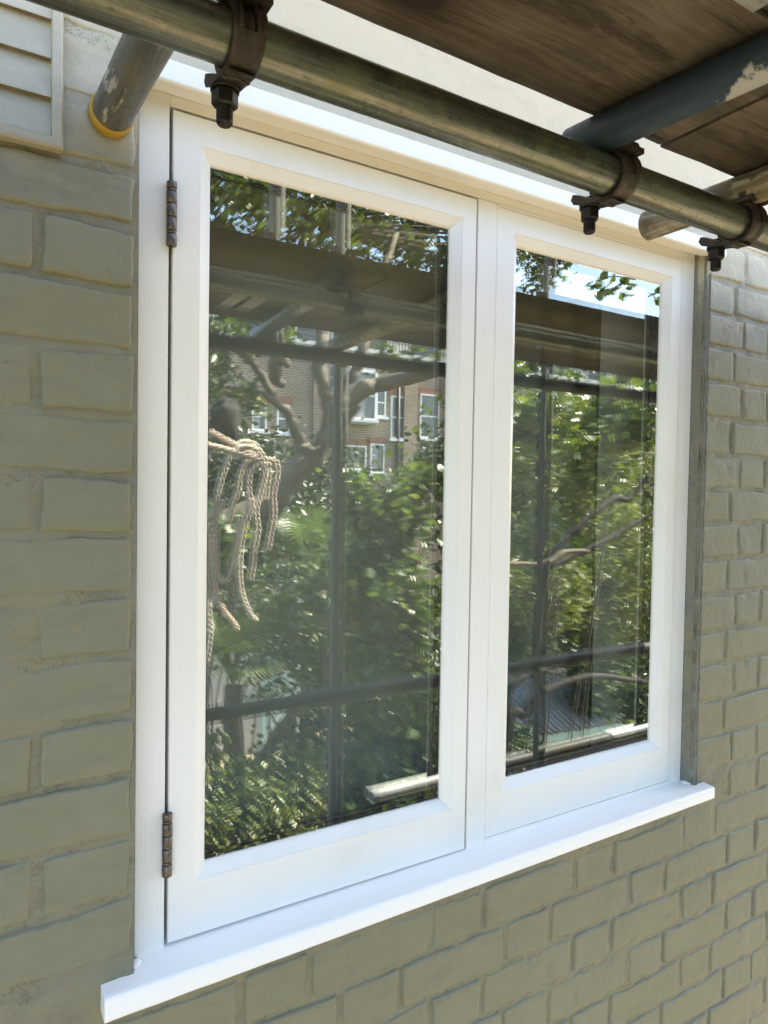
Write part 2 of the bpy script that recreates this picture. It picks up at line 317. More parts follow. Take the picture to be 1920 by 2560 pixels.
class MB:
    def __init__(s): s.v = []; s.f = []
    def box(s, x0, x1, y0, y1, z0, z1):
        b = len(s.v)
        s.v += [(x0, y0, z0), (x1, y0, z0), (x1, y1, z0), (x0, y1, z0), (x0, y0, z1), (x1, y0, z1), (x1, y1, z1), (x0, y1, z1)]
        s.f += [tuple(b + i for i in q) for q in ((0, 3, 2, 1), (4, 5, 6, 7), (0, 1, 5, 4), (1, 2, 6, 5), (2, 3, 7, 6), (3, 0, 4, 7))]
        return s
    def tube(s, pts, rs, seg=12, cap=True, closed=False):
        pts = [Vector(p) for p in pts]
        if isinstance(rs, (int, float)): rs = [rs] * len(pts)
        b = len(s.v); n = len(pts); prev = None
        for i, p in enumerate(pts):
            a = pts[max(i - 1, 0)]; c = pts[min(i + 1, n - 1)]; t = (c - a)
            if t.length < 1e-9: t = Vector((0, 0, 1))
            t.normalize()
            if prev is None:
                x = t.orthogonal().normalized()
            else:
                x = (prev - t * prev.dot(t))
                x = x.normalized() if x.length > 1e-6 else t.orthogonal().normalized()
            prev = x; y = t.cross(x)
            for j in range(seg):
                an = 2 * math.pi * j / seg
                s.v.append(tuple(p + (x * math.cos(an) + y * math.sin(an)) * rs[i]))
        for i in range(n - 1):
            for j in range(seg):
                k = (j + 1) % seg
                s.f.append((b + i * seg + j, b + i * seg + k, b + (i + 1) * seg + k, b + (i + 1) * seg + j))
        if cap:
            s.f.append(tuple(b + j for j in reversed(range(seg)))); s.f.append(tuple(b + (n - 1) * seg + j for j in range(seg)))
        return s
    def build(s, name, mat, parent=None, smooth=False, loc=None):
        me = mesh(name, s.v, s.f); o = link(name, me, mat, parent, loc)
        if smooth:
            me.polygons.foreach_set('use_smooth', [len(p.vertices) == 4 for p in me.polygons])
        return o
def N(x, y, z, s=1.0): return noise.noise(Vector((x * s, y * s, z * s)))

# where a thing seen mirrored in the panes stands: source-photo pixel (1920 x 2560) and distance from the glass
def seen(u, v, Y):
    d = -b_ax + r_ax * ((u - 960) / 1750) - u_ax * ((v - 1280) / 1750)
    t = (Y - CAM.y) / d.y; p = CAM + d * t
    return Vector((p.x, 0.028 - Y, p.z))
z3 = lambda a, b, Y: seen(480 + a * .4099, 380 + b * .4099, Y)
z4 = lambda a, b, Y: seen(480 + a * .4521, 1200 + b * .4521, Y)
z5 = lambda a, b, Y: seen(1160 + a * .3858, 560 + b * .3858, Y)
z6 = lambda a, b, Y: seen(1160 + a * .452, 1200 + b * .452, Y)

# ================================================================== GROUND
g = mesh('ground', [(-120, -150, -3), (150, -150, -3), (150, 90, -3), (-120, 90, -3)], [(0, 1, 2, 3)])
tag(link('ground', g, GROUND), kind='structure')

TERR = simple('bounce_terrace_stone', (0.33, 0.268, 0.165), 0.9, 0, (0.27, 0.215, 0.13), 1.5, 0.4, 0.01)  # terrace added to bounce warm sunlight up onto the wall
g = mesh('terrace', [(-9, -8.5, -2.985), (14, -8.5, -2.985), (14, -.02, -2.985), (-9, -.02, -2.985)], [(0, 1, 2, 3)])
tag(link('terrace', g, TERR), kind='structure')
# ================================================================== BRICK WALL
XL, XR, ZB, ZT = -0.046, 1.0195, -0.034, 1.062
WX0, WX1, WZ0, WZ1 = -0.55, 2.0, -1.1, 1.75
wall = empty('brick_wall', (0.5, 0.1, -3))
tag(wall, 'sage green painted brick wall around the white window', 'wall')
# joint sheet (relief), with the window opening left out
def relief_sheet(x0, x1, z0, z1, y, amp, step, back, mb):
    nx = max(1, int((x1 - x0) / step)); nz = max(1, int((z1 - z0) / step)); b = len(mb.v)
    for j in range(nz + 1):
        for i in range(nx + 1):
            x = x0 + (x1 - x0) * i / nx; z = z0 + (z1 - z0) * j / nz
            mb.v.append((x, y + amp * (N(x, 33, z, 9) * 0.35 + N(x, 3, z, 30) * 0.35 + N(x, 9, z, 85) * 0.25 + N(x, 19, z, 170) * 0.16), z))
    for j in range(nz):
        for i in range(nx):
            a = b + j * (nx + 1) + i; mb.f.append((a, a + 1, a + nx + 2, a + nx + 1))
mb = MB()
relief_sheet(WX0, XL, WZ0, WZ1, -0.0269, 0.0048, 0.006, 0, mb)
relief_sheet(XR, WX1, WZ0, WZ1, -0.0269, 0.0048, 0.0065, 0, mb)
relief_sheet(XL, XR, WZ0, ZB, -0.0269, 0.0048, 0.0065, 0, mb)
relief_sheet(XL, XR, ZT, WZ1, -0.0269, 0.0048, 0.012, 0, mb)
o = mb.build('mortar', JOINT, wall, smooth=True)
# body of the wall behind, opening left out
mb = MB()
yb0, yb1 = -0.020, 0.26
HX0, HX1, HZ0, HZ1 = -3.5, 5.5, -3.0, 2.3
mb.box(HX0, XL, yb0, yb1, HZ0, HZ1); mb.box(XR, HX1, yb0, yb1, HZ0, HZ1); mb.box(XL, XR, yb0, yb1, HZ0, ZB); mb.box(XL, XR, yb0, yb1, ZT, HZ1)
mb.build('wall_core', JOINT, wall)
# bricks
bed_up = [.018, .089, .162, .235, .303, .376, .447, .518, .585, .653, .727, .799, .868, .932, .998, 1.07]
beds = [.018 - .0715 * k for k in range(16, 0, -1)] + bed_up + [1.07 + .0715 * k for k in range(1, 10)]
i18 = 16
def brick_mesh(w, h, seed, chip):
    rr = random.Random(seed); ox, oz = rr.uniform(0, 50), rr.uniform(0, 50); tilt = rr.uniform(-.0008, .0008); tl2 = rr.uniform(-.0007, .0007)
    def axis(L, st):
        e = [0, .0011, .0024, .0042, .0068]; n = max(2, int((L - .0136) / st)); mid = [.0068 + (L - .0136) * i / n for i in range(1, n)]
        return [-L / 2 + t for t in e + mid + [L - t for t in e[::-1]]]
    X = axis(w, .0062); Z = axis(h, .0058); dep = [.0052, .0027, .0006, .0001, 0]; V = []; F = []; n = len(X)
    for jz, z0 in enumerate(Z):
        for ix, x0 in enumerate(X):
            e = min(ix, n - 1 - ix); f = min(jz, len(Z) - 1 - jz); x, z = x0, z0
            d = max(dep[e] if e < 5 else 0, dep[f] if f < 5 else 0)
            if e <= 2 and f <= 2: d += .0012
            rag = N(x + ox, 5, z + oz, 60) * .0015 + N(x + ox, 15, z + oz, 170) * .0011 + N(x + ox, 1, z + oz, 14) * .0042
            if f <= 3: z += rag * (1 if f < 3 else .5)
            if e <= 3: x += rag * (1 if e < 3 else .5)
            y = -.0034 + d + tilt * x0 / w * 2 + tl2 * z0 / h * 2 + N(x + ox, 7, z + oz, 20) * .0007 + N(x + ox, 2, z + oz, 75) * .00030
            c = N(x + ox, 11, z + oz, 45)
            if c > .50 and chip: y += min((c - .50) * .012, .0018)
            if c < -.62 and chip: y += (c + .62) * .006
            V.append((x, y, z))
    for jz in range(len(Z) - 1):
        for ix in range(n - 1):
            a = jz * n + ix; F.append((a, a + 1, a + n + 1, a + n))
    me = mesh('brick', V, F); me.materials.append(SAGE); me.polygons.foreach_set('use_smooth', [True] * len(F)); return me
lib = {}
def get_brick(w, h):
    kw = round(w / .012) * .012; kh = round(h / .004) * .004
    k = (kw, kh, R_.randrange(4))
    if k not in lib: lib[k] = brick_mesh(max(kw, .03), kh, hash(k) & 0xffff if False else int(kw * 9000 + kh * 70000) + k[2] * 977, k[2] != 0)
    return lib[k], w / kw if kw else 1, h / kh
count = 0; far_parts = []
def place_brick(x0, x1, z0, z1, near):
    global count
    J = .0080; w = x1 - x0 - J; h = z1 - z0 - J
    if w < .02: return
    me, sx, sz = get_brick(w, h)
    xc, zc = (x0 + x1) / 2 + R_.uniform(-.001, .001), (z0 + z1) / 2 + R_.uniform(-.001, .001)
    yv = -0.0262 + R_.uniform(-.0012, .0014)
    if near:
        o = bpy.data.objects.new('brick', me); COL.objects.link(o); o.parent = wall
        o.location = Vector((xc, yv, zc)) - wloc(wall); o.scale = (sx * R_.choice((1, 1, -1)), 1, sz)
        o.rotation_euler = (0, R_.uniform(-.006, .006), 0); count += 1
    else: far_parts.append((me, xc, yv, zc, sx, sz))
PANEL = (-0.045, 1.064)       # smooth rendered band over the head
def clip(a, b, z0, z1, near):
    # cut out the opening, the rendered panel over it, and the sill ends
    segs = [(a, b)]
    def cut(segs, c, d):
        out = []
        for s, e in segs:
            if e <= c or s >= d: out.append((s, e)); continue
            if s < c: out.append((s, c + .005))
            if e > d: out.append((d - .005, e))
        return out
    if z1 > ZB + .03 and z0 < ZT - .02: segs = cut(segs, XL, XR)
    if z0 >= ZT - .04: segs = cut(segs, PANEL[0], PANEL[1])
    for s, e in segs: place_brick(s, e, z0, z1, near)
for k in range(len(beds) - 1):
    z0, z1 = beds[k], beds[k + 1]; odd = ((k - i18) % 2 == 0)       # parity read from the photograph
    if z0 > ZB - .001 and k >= i18 or z1 > 0.05:
        # left of the opening : stopped end next to the frame
        zc = (z0 + z1) / 2
        hdr = (k - i18) % 2 == 1
        edges = [XL - 0.0, -.151, -.352, -.452, -.653] if hdr else [XL, -.251, -.352, -.553]
        for a, b in zip(edges[1:], edges[:-1]):
            place_brick(a, b, z0, z1, a > -.5)
        hdr2 = hdr
        edges = [XR, 1.112, 1.312, 1.412, 1.612, 1.712, 1.912] if hdr2 else [XR, 1.142, 1.232, 1.432, 1.532, 1.732, 1.832, 2.0]
        for a, b in zip(edges[:-1], edges[1:]): place_brick(a, b, z0, z1, b < 1.6)
        if z0 >= ZT - .04:
            pass
    else:
        off = .535 if (k - i18) % 2 != 0 else .690
        x = off - .302 * 5
        while x < 2.0:
            for a, b in ((x, x + .1), (x + .1, x + .302)):
                if a > -.55 and b < 2.0:
                    top = min(z1, -.034) if a < 1.06 and b > -.09 and z1 > -.034 else z1
                    if top - z0 > .03: place_brick(a, b, z0, top, a > -.40 and b < 1.75 and z0 > -.80)
            x += .302
# far bricks as one part
V = []; F = []
for me, xc, yv, zc, sx, sz in far_parts:
    b = len(V); V += [(xc + v.co.x * sx, yv + v.co.y, zc + v.co.z * sz) for v in me.vertices]
    F += [tuple(b + i for i in p.vertices) for p in me.polygons]
if V:
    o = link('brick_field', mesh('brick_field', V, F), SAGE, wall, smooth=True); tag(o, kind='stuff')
# rendered panel above the window
mb = MB(); relief_sheet(PANEL[0], PANEL[1], ZT - .002, 1.75, -0.0325, 0.0012, 0.012, 0, mb)
mb.box(PANEL[0], PANEL[1], -0.0295, -0.02, ZT - .002, 1.75)
mb.build('render_panel', CREAM, wall, smooth=True)
# upper storey facing, where the wall continues past the boards
# reveal fillets of cement on both sides of the frame
def fillet(name, x_in, side, mat, wout):
    V = []; F = []; n = 150
    prof = [(0.0, 0.004), (0.0, -0.006), (0.0012, -0.014), (0.0018, -0.022), (0.0030, -0.0285), (0.007, -0.0320), (wout * .6, -0.0318), (wout, -0.0285), (wout + .004, -0.022)]
    for j in range(n + 1):
        z = ZB + .002 + (ZT - ZB - .004) * j / n
        grow = 1 + max(0, (0.12 - z)) * 2.2
        for i, (dx, y) in enumerate(prof):
            w = N(dx * 3, 2 + side, z, 21) * .0050 + N(i, 4, z, 70) * .0030 + N(i, 14, z, 190) * .0012
            if i == 0: w = 0
            V.append((x_in + side * (dx * (grow if i > 5 else 1) + (w if i > 1 else 0) ), y + (w * .6 if 1 < i < 7 else 0) , z))
    m = len(prof)
    for j in range(n):
        for i in range(m - 1):
            a = j * m + i; q = (a, a + 1, a + m + 1, a + m); F.append(q if side > 0 else q[::-1])
    return link(name, mesh(name, V, F), mat, wall, smooth=True)
fillet('reveal_fillet', 1.0193, 1, CEMENT, 0.009)

# ================================================================== WINDOW
win = empty('casement_window', (0.49, 0.0, ZB))
tag(win, 'white painted two light timber casement window in the sage brick wall', 'window')
def ring(loops, mat, name, parent, closed_back=True):
    """nested rectangles (x0,z0,x1,z1,y): mitred joinery"""
    V = []; F = []
    for (x0, z0, x1, z1, y) in loops: V += [(x0, y, z0), (x1, y, z0), (x1, y, z1), (x0, y, z1)]
    n = len(loops)
    for i in range(n - 1):
        for j in range(4):
            k = (j + 1) % 4; F.append((i * 4 + j, i * 4 + k, (i + 1) * 4 + k, (i + 1) * 4 + j))
    if closed_back:
        for j in range(4):
            k = (j + 1) % 4; F.append(((n - 1) * 4 + j, (n - 1) * 4 + k, k, j))
    return link(name, mesh(name, V, F), mat, parent)
FD = 0.040   # frame depth
# members
mb = MB().box(-0.040, -0.004, 0.0, FD, -0.012, 1.047); bevel(mb.build('jamb', WHITE_V, win), .001)
mb = MB().box(0.994, 1.0185, 0.0, FD, -0.012, 1.047); bevel(mb.build('jamb', WHITE_V, win), .001)
mb = MB().box(0.474, 0.512, 0.0, FD, -0.002, 1.0330); bevel(mb.build('mullion', WHITE_V, win), .001)
mb = MB().box(-0.0038, 0.9938, 0.0004, FD, 1.0335, 1.0470); bevel(mb.build('head', WHITE_H, win), .001)
mb = MB().box(-0.0038, 0.4738, 0.022, FD, -0.012, -0.003); mb.box(0.5122, 0.9938, 0.0, FD, -0.012, 0.006); mb.build('bottom_rail', WHITE_H, win)
mb = MB().box(-0.0040, 0.0085, 0.024, FD, -.003, 1.0335); mb.box(0.4615, 0.4738, 0.024, FD, -.003, 1.0335); mb.box(0.0085, 0.4615, .024, FD, 1.018, 1.0335)
mb.build('rebate', DARKGAP, win)
# left opening sash
def casement(x0, z0, x1, z1, gx0, gz0, gx1, gz1, y, name, w=.016, outer_back=.022):
    root = empty(name, ((x0 + x1) / 2, y, z0), win)
    wb = w
    loops = [(x0 + .001, z0 + .001, x1 - .001, z1 - .001, y + outer_back), (x0, z0, x1, z1, y + .0012), (x0 + .0012, z0 + .0012, x1 - .0012, z1 - .0012, y),
             (gx0 - w, gz0 - w, gx1 + w, gz1 + w, y), (gx0 - w + .0006, gz0 - w + .0006, gx1 + w - .0006, gz1 + w - .0006, y + .0012),
             (gx0 - .0022, gz0 - .0022, gx1 + .0022, gz1 + .0022, y + .0105), (gx0, gz0, gx1, gz1, y + .0135), (gx0, gz0, gx1, gz1, y + .017)]
    # stiles and rails as separate mitred members read as one painted timber frame
    V = []; F = []
    for (a, b, c, d, yy) in loops: V += [(a, yy, b), (c, yy, b), (c, yy, d), (a, yy, d)]
    n = len(loops); mats = []
    for i in range(n - 1):
        for j in range(4):
            k = (j + 1) % 4; F.append((i * 4 + j, i * 4 + k, (i + 1) * 4 + k, (i + 1) * 4 + j)); mats.append(1 if j in (0, 2) else 0)
    me = mesh(name, V, F); me.materials.append(WHITE_V); me.materials.append(WHITE_H)
    me.polygons.foreach_set('material_index', mats)
    o = link('sash_frame', me, None, root)
    # double glazed unit
    for nm, ya in (('outer_pane', y + .0140), ('inner_pane', y + .0310)):
        q = MB().box(gx0 - .008, gx1 + .008, ya, ya + .004, gz0 - .008, gz1 + .008).build(nm, GLASS, root)
        if nm == 'inner_pane':
            q.rotation_euler = (0, 0, 0)
    s = .013
    ring([(gx0 - .009, gz0 - .009, gx1 + .009, gz1 + .009, y + .0185), (gx0 + .002, gz0 + .004, gx1 - .002, gz1 - .003, y + .0185), (gx0 + .002, gz0 + .004, gx1 - .002, gz1 - .003, y + .0308), (gx0 - .009, gz0 - .009, gx1 + .009, gz1 + .009, y + .0308)], SPACER, 'spacer_bar', root)
    ring([(gx0 - .009, gz0 - .009, gx1 + .009, gz1 + .009, y + .0352), (gx0 - .001, gz0 - .003, gx1 + .003, gz1 - .001, y + .0352), (gx0 - .001, gz0 - .003, gx1 + .003, gz1 - .001, y + .0392), (gx0 - .009, gz0 - .009, gx1 + .009, gz1 + .009, y + .0392)], SPACER, 'inner_bead', root)
    # thin bedding tape just inside the bead
    ring([(gx0 + .002, gz0 + .004, gx1 - .002, gz1 - .003, y + .024), (gx0 + .0045, gz0 + .0075, gx1 - .0035, gz1 - .0045, y + .024), (gx0 + .0045, gz0 + .0075, gx1 - .0035, gz1 - .0045, y + .0275), (gx0 + .002, gz0 + .004, gx1 - .002, gz1 - .003, y + .0275)], DARKGAP, 'bedding_tape', root)
    return root
casement(0.0, 0.0, 0.4700, 1.0300, .050, .0865, .427, .979, -0.0012, 'opening_sash')
casement(0.5124, 0.0065, 0.9790, 1.0288, .565, .0920, .935, .9775, -0.0005, 'fixed_sash')
# filler strip between the fixed sash and the right jamb / head
mb = MB().box(.9794, .9936, 0.0, FD, .0063, 1.0332); mb.box(.5124, .9792, 0.0, FD, 1.0290, 1.0332); mb.build('frame_stop', WHITE_V, win)
# caulk smears at the sash joint
# head drip mould : profile swept along x
def sweep_x(prof, xs, name, mat, parent, wob=0.0):
    V = []; F = []; m = len(prof)
    for i, x in enumerate(xs):
        for (y, z) in prof: V.append((x, y + wob * N(x, y * 9, z * 9, 9), z + wob * N(x, y, z, 13)))
    for i in range(len(xs) - 1):
        for j in range(m):
            k = (j + 1) % m; F.append((i * m + j, i * m + k, (i + 1) * m + k, (i + 1) * m + j))
    F.append(tuple(range(m))); F.append(tuple((len(xs) - 1) * m + j for j in reversed(range(m))))
    return link(name, mesh(name, V, F), mat, parent)
xs = [-.048 + (1.048 + .048) * i / 24 for i in range(25)]
drip = sweep_x([(0.01, 1.0475), (-0.004, 1.0470), (-0.012, 1.0415), (-0.036, 1.0375), (-0.0405, 1.0355), (-0.0455, 1.0352), (-0.0478, 1.0372), (-0.0478, 1.0590), (-0.0460, 1.0612), (-0.028, 1.0660), (0.01, 1.0660)][::-1], xs, 'drip_moulding', WHITE_H, win, .0004)
bevel(drip, .0008, 2, 25)
# sill
def sill_mesh():
    V = []; F = []; n = 60
    for i in range(n + 1):
        t = i / n; x = -.083 + (1.054 + .083) * t
        zt = -.0080 + .0055 * t; zb = -.0365 + .0105 * t; zk = -.0015 + .003 * t
        inside = XL + .003 < x < XR - .001
        yb = 0.03 if inside else -0.024
        zbk = zk if inside else (zk * .35 + zt * .65)
        e = .0006 * N(x, 0, 0, 30)
        prof = [(yb, zbk), (-.047, zt + .0004), (-.0505, zt - .0006 + e), (-.0525, zt - .0032 + e), (-.0528, (zt + zb) / 2), (-.0525, zb + .0022), (-.0508, zb + e), (-.0485, zb + e), (-.020, zb + .001), (yb, zb + .001)]
        V += [(x, y, z) for y, z in prof]
    m = 10
    for i in range(n):
        for j in range(m):
            k = (j + 1) % m; F.append((i * m + j, (i + 1) * m + j, (i + 1) * m + k, i * m + k))
    F.append(tuple(range(m))); F.append(tuple(n * m + j for j in reversed(range(m))))
    me = mesh('window_sill', V, F); return me
o = link('window_sill', sill_mesh(), WHITE_S, win); bevel(o, .0022, 3, 40)
# hinges
for zc, zh in ((.9027, .0775), (.1283, .0795)):
    hg = empty('hinge', (0, 0, zc), win)
    z = zc - zh / 2; segs = [.19, .045, .21, .21, .19, .045, .11]
    tot = sum(segs)
    for i, s in enumerate(segs):
        h = zh * s / tot; rr_ = .0062 if s > .1 else .0058
        q = MB().tube([(-.0022, -.0048, z + .0004), (-.0022, -.0048, z + .0009), (-.0022, -.0048, z + h - .0009), (-.0022, -.0048, z + h - .0004)], [rr_ - .0006, rr_, rr_, rr_ - .0006], 20).build('knuckle', BRONZE, hg, True)
        z += h
# little mastic blobs at the sill ends
for (cx, cy_, cz, sc) in ((1.0215, -.012, -.0005, .009), (-.043, -.016, -.0015, .008)):
    bm = bmesh.new(); bmesh.ops.create_icosphere(bm, subdivisions=3, radius=sc)
    for v in bm.verts: v.co *= 1 + .35 * N(v.co.x + cx, v.co.y, v.co.z, 160)
    for v in bm.verts: v.co.z *= .3; v.co += Vector((cx, cy_, cz))
    me = bpy.data.meshes.new('filler_blob'); bm.to_mesh(me); bm.free(); link('filler_blob', me, WHITE_S, win, smooth=True)

# ------------------------------------------------------------------ room behind
mb = MB()
mb.box(-3.4, 5.4, 3.4, 3.5, -1.0, 2.2); mb.box(-3.5, -3.4, .27, 3.4, -1.0, 2.2); mb.box(5.4, 5.5, .27, 3.4, -1.0, 2.2)
mb.box(-3.5, 5.5, .27, 3.5, 2.2, 2.3); mb.box(-3.5, 5.5, .27, 3.5, -1.1, -1.0)
tag(mb.build('room_interior', ROOMW), kind='structure')
bl = empty('roller_blind', (0.25, .2, -.02)); tag(bl, 'pale blind drawn behind the left hand glass', 'blind')
MB().box(-.06, .66, .150, .1520, -.16, 1.20).build('blind_fabric', BLIND, bl)
MB().tube([(-.06, .151, 1.215), (.66, .151, 1.215)], .018, 16).build('blind_roll', BLIND, bl, True)
MB().box(-.06, .66, .145, .157, -.172, -.16).build('bottom_bar', HWHITE, bl)
bl = empty('panel_blind', (1.0, .1, -.02)); tag(bl, 'pale upright blind panel behind the right part of the right glass', 'blind')
MB().box(.868, 1.16, .100, .103, -.12, 1.20).build('blind_fabric', BLIND, bl)
MB().box(.8655, .8685, .099, .1045, -.12, 1.20).build('gap_shadow_strip', GAPSHADOW, bl)  # black strip drawn for the shadow in the gap beside the panel
# soft folded curtain behind the right pane
V = []; F = []; n = 120
for i in range(n + 1):
    x = .68 + 1.0 * i / n; y = .24 + .012 * math.sin(x * 52) + .010 * math.sin(x * 21 + 1)
    V += [(x, y, -.3), (x, y, 1.35)]
for i in range(n): F.append((2 * i, 2 * i + 2, 2 * i + 3, 2 * i + 1))
o = link('curtain', mesh('curtain', V, F), CURTAIN, smooth=True)
so_ = o.modifiers.new('thick', 'SOLIDIFY'); so_.thickness = .002
tag(o, 'grey folded curtain dim behind the right hand glass', 'curtain')

# ================================================================== LOUVRED VENT
vt = empty('louvred_vent', (-.23, -.03, .93)); tag(vt, 'cream louvred vent cover fixed to the wall top left', 'vent')
vx0, vx1, vz0, vz1 = -.330, -.1265, .9305, 1.155
V = []
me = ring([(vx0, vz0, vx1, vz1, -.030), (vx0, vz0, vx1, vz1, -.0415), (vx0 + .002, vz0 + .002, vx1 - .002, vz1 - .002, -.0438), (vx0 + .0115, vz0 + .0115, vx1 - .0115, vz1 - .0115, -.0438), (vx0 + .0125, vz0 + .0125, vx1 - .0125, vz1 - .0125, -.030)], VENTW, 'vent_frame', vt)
bevel(me, .0018, 3, 30)
z = vz0 + .0122
while z < vz1 - .02:
    z2 = min(z + .0400, vz1 - .012)
    V = [(vx0 + .012, -.0415, z), (vx1 - .012, -.0415, z), (vx1 - .012, -.0335, z2 + .004), (vx0 + .012, -.0335, z2 + .004), (vx0 + .012, -.0395, z), (vx1 - .012, -.0395, z), (vx1 - .012, -.0315, z2 + .004), (vx0 + .012, -.0315, z2 + .004)]
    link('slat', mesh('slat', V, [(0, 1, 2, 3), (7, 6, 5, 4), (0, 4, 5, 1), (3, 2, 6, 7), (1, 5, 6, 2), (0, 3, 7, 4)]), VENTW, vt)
    z = z2 + .0008

# ================================================================== SCAFFOLD
TR = 0.0214
LY, LZ = -0.307, 0.939
def pipe(name, a, b, mat, label, r=TR, hollow=True, seg=40, group=None, wall_t=.0038):
    a, b = Vector(a), Vector(b); d = (b - a); L = d.length; n = max(2, int(L / .03)); q = MB()
    x = d.normalized().orthogonal().normalized(); y = d.normalized().cross(x)
    rings_ = [(0, r - wall_t, .02), (0, r - wall_t, 0), (0, r - .0006, 0), (0, r, .0008)]
    V = []; F = []
    st = [(L * i / n, r) for i in range(1, n)]
    prof = [(.03, r - wall_t), (0, r - wall_t), (0, r - .0007), (.0008, r)] + st + [(L - .0008, r), (L, r - .0007), (L, r - wall_t), (L - .03, r - wall_t)]
    for (t, rr) in prof:
        for j in range(seg):
            an = 2 * math.pi * j / seg; p = a + d.normalized() * t
            rw = rr + (.00035 * N(p.x * 4 + j, p.y * 4, p.z * 4, 3))
            V.append(tuple(p + (x * math.cos(an) + y * math.sin(an)) * rw))
    for i in range(len(prof) - 1):
        for j in range(seg):
            k = (j + 1) % seg; F.append((i * seg + j, i * seg + k, (i + 1) * seg + k, (i + 1) * seg + j))
    F.append(tuple(range(seg))[::-1]); F.append(tuple((len(prof) - 1) * seg + j for j in range(seg)))
    me = mesh(name, V, F); me.polygons.foreach_set('use_smooth', [len(p.vertices) == 4 for p in me.polygons])
    o = link(name, me, mat)
    tag(o, label, 'scaffold tube', group); return o
pipe('scaffold_tube', (-1.6, LY, LZ), (2.9, LY, LZ), GALV, 'long galvanised steel tube crossing in front of the window head')
pipe('scaffold_tube', (.398, -.268, .982), (.462, -.885, .982), BLUE, 'blue painted cross tube with chipped white patch under the boards')
pipe('scaffold_tube', (.674, -.158, .982), (.690, -.885, .982), RUSTY, 'flaking off white and rust brown cross tube at the right')
tt = pipe('wall_tube', (-.078, -.0305, .985), (-.050, -.885, .982), GALVY, 'grey tube butted against the wall beside the vent')
pipe('scaffold_tube', (-1.6, -.810, .9385), (2.9, -.810, .9385), GALVD, 'outer galvanised tube under the far edge of the boards, mirrored in the glass')
pipe('scaffold_tube', (-1.6, -.822, -.005), (2.9, -.822, -.005), GALVD, 'galvanised guard tube level with the sill, mirrored as a dark bar across both panes')
pipe('scaffold_tube', (1.0, -1.16, -.487), (1.52, -1.16, -.487), GALVL, 'short bright sunlit tube mirrored at the foot of the left pane')  # tube starts where the shadow edge would fall on it
pipe('scaffold_tube', (1.525, -1.16, -.487), (2.20, -1.16, -.487), GALVD, 'shade toned tube mirrored at the lower left corner of the right pane')  # shaded stretch of the same tube line, its shade put into the colour
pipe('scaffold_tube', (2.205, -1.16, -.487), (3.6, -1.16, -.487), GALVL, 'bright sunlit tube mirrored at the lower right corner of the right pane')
pipe('scaffold_tube', (.706, -.8665, -3.0), (.706, -.8665, 3.2), GALVZ, 'upright scaffold tube mirrored right of centre in the left pane')
pipe('scaffold_tube', (1.505, -.8665, -3.0), (1.505, -.8665, 3.2), GALVZ, 'upright scaffold tube mirrored in the right pane')
pipe('scaffold_tube', (.507, -.8665, .962), (.507, -.8665, 2.6), GALVZ, 'short upright tube standing above the boards, mirrored at the top of the left pane')
# yellow end cap
cap = MB(); ax = (Vector((-.050, -.885, .982)) - Vector((-.078, -.0305, .985))).normalized(); p0 = Vector((-.078, -.0305, .985))
cap.tube([p0 + ax * .0002, p0 + ax * .001, p0 + ax * .0150, p0 + ax * .0165], [TR + .0012, TR + .0022, TR + .0022, TR + .0010], 40)
tag(cap.build('end_cap', YELLOW, None, True), 'yellow plastic cap on the tube end touching the wall', 'end cap')
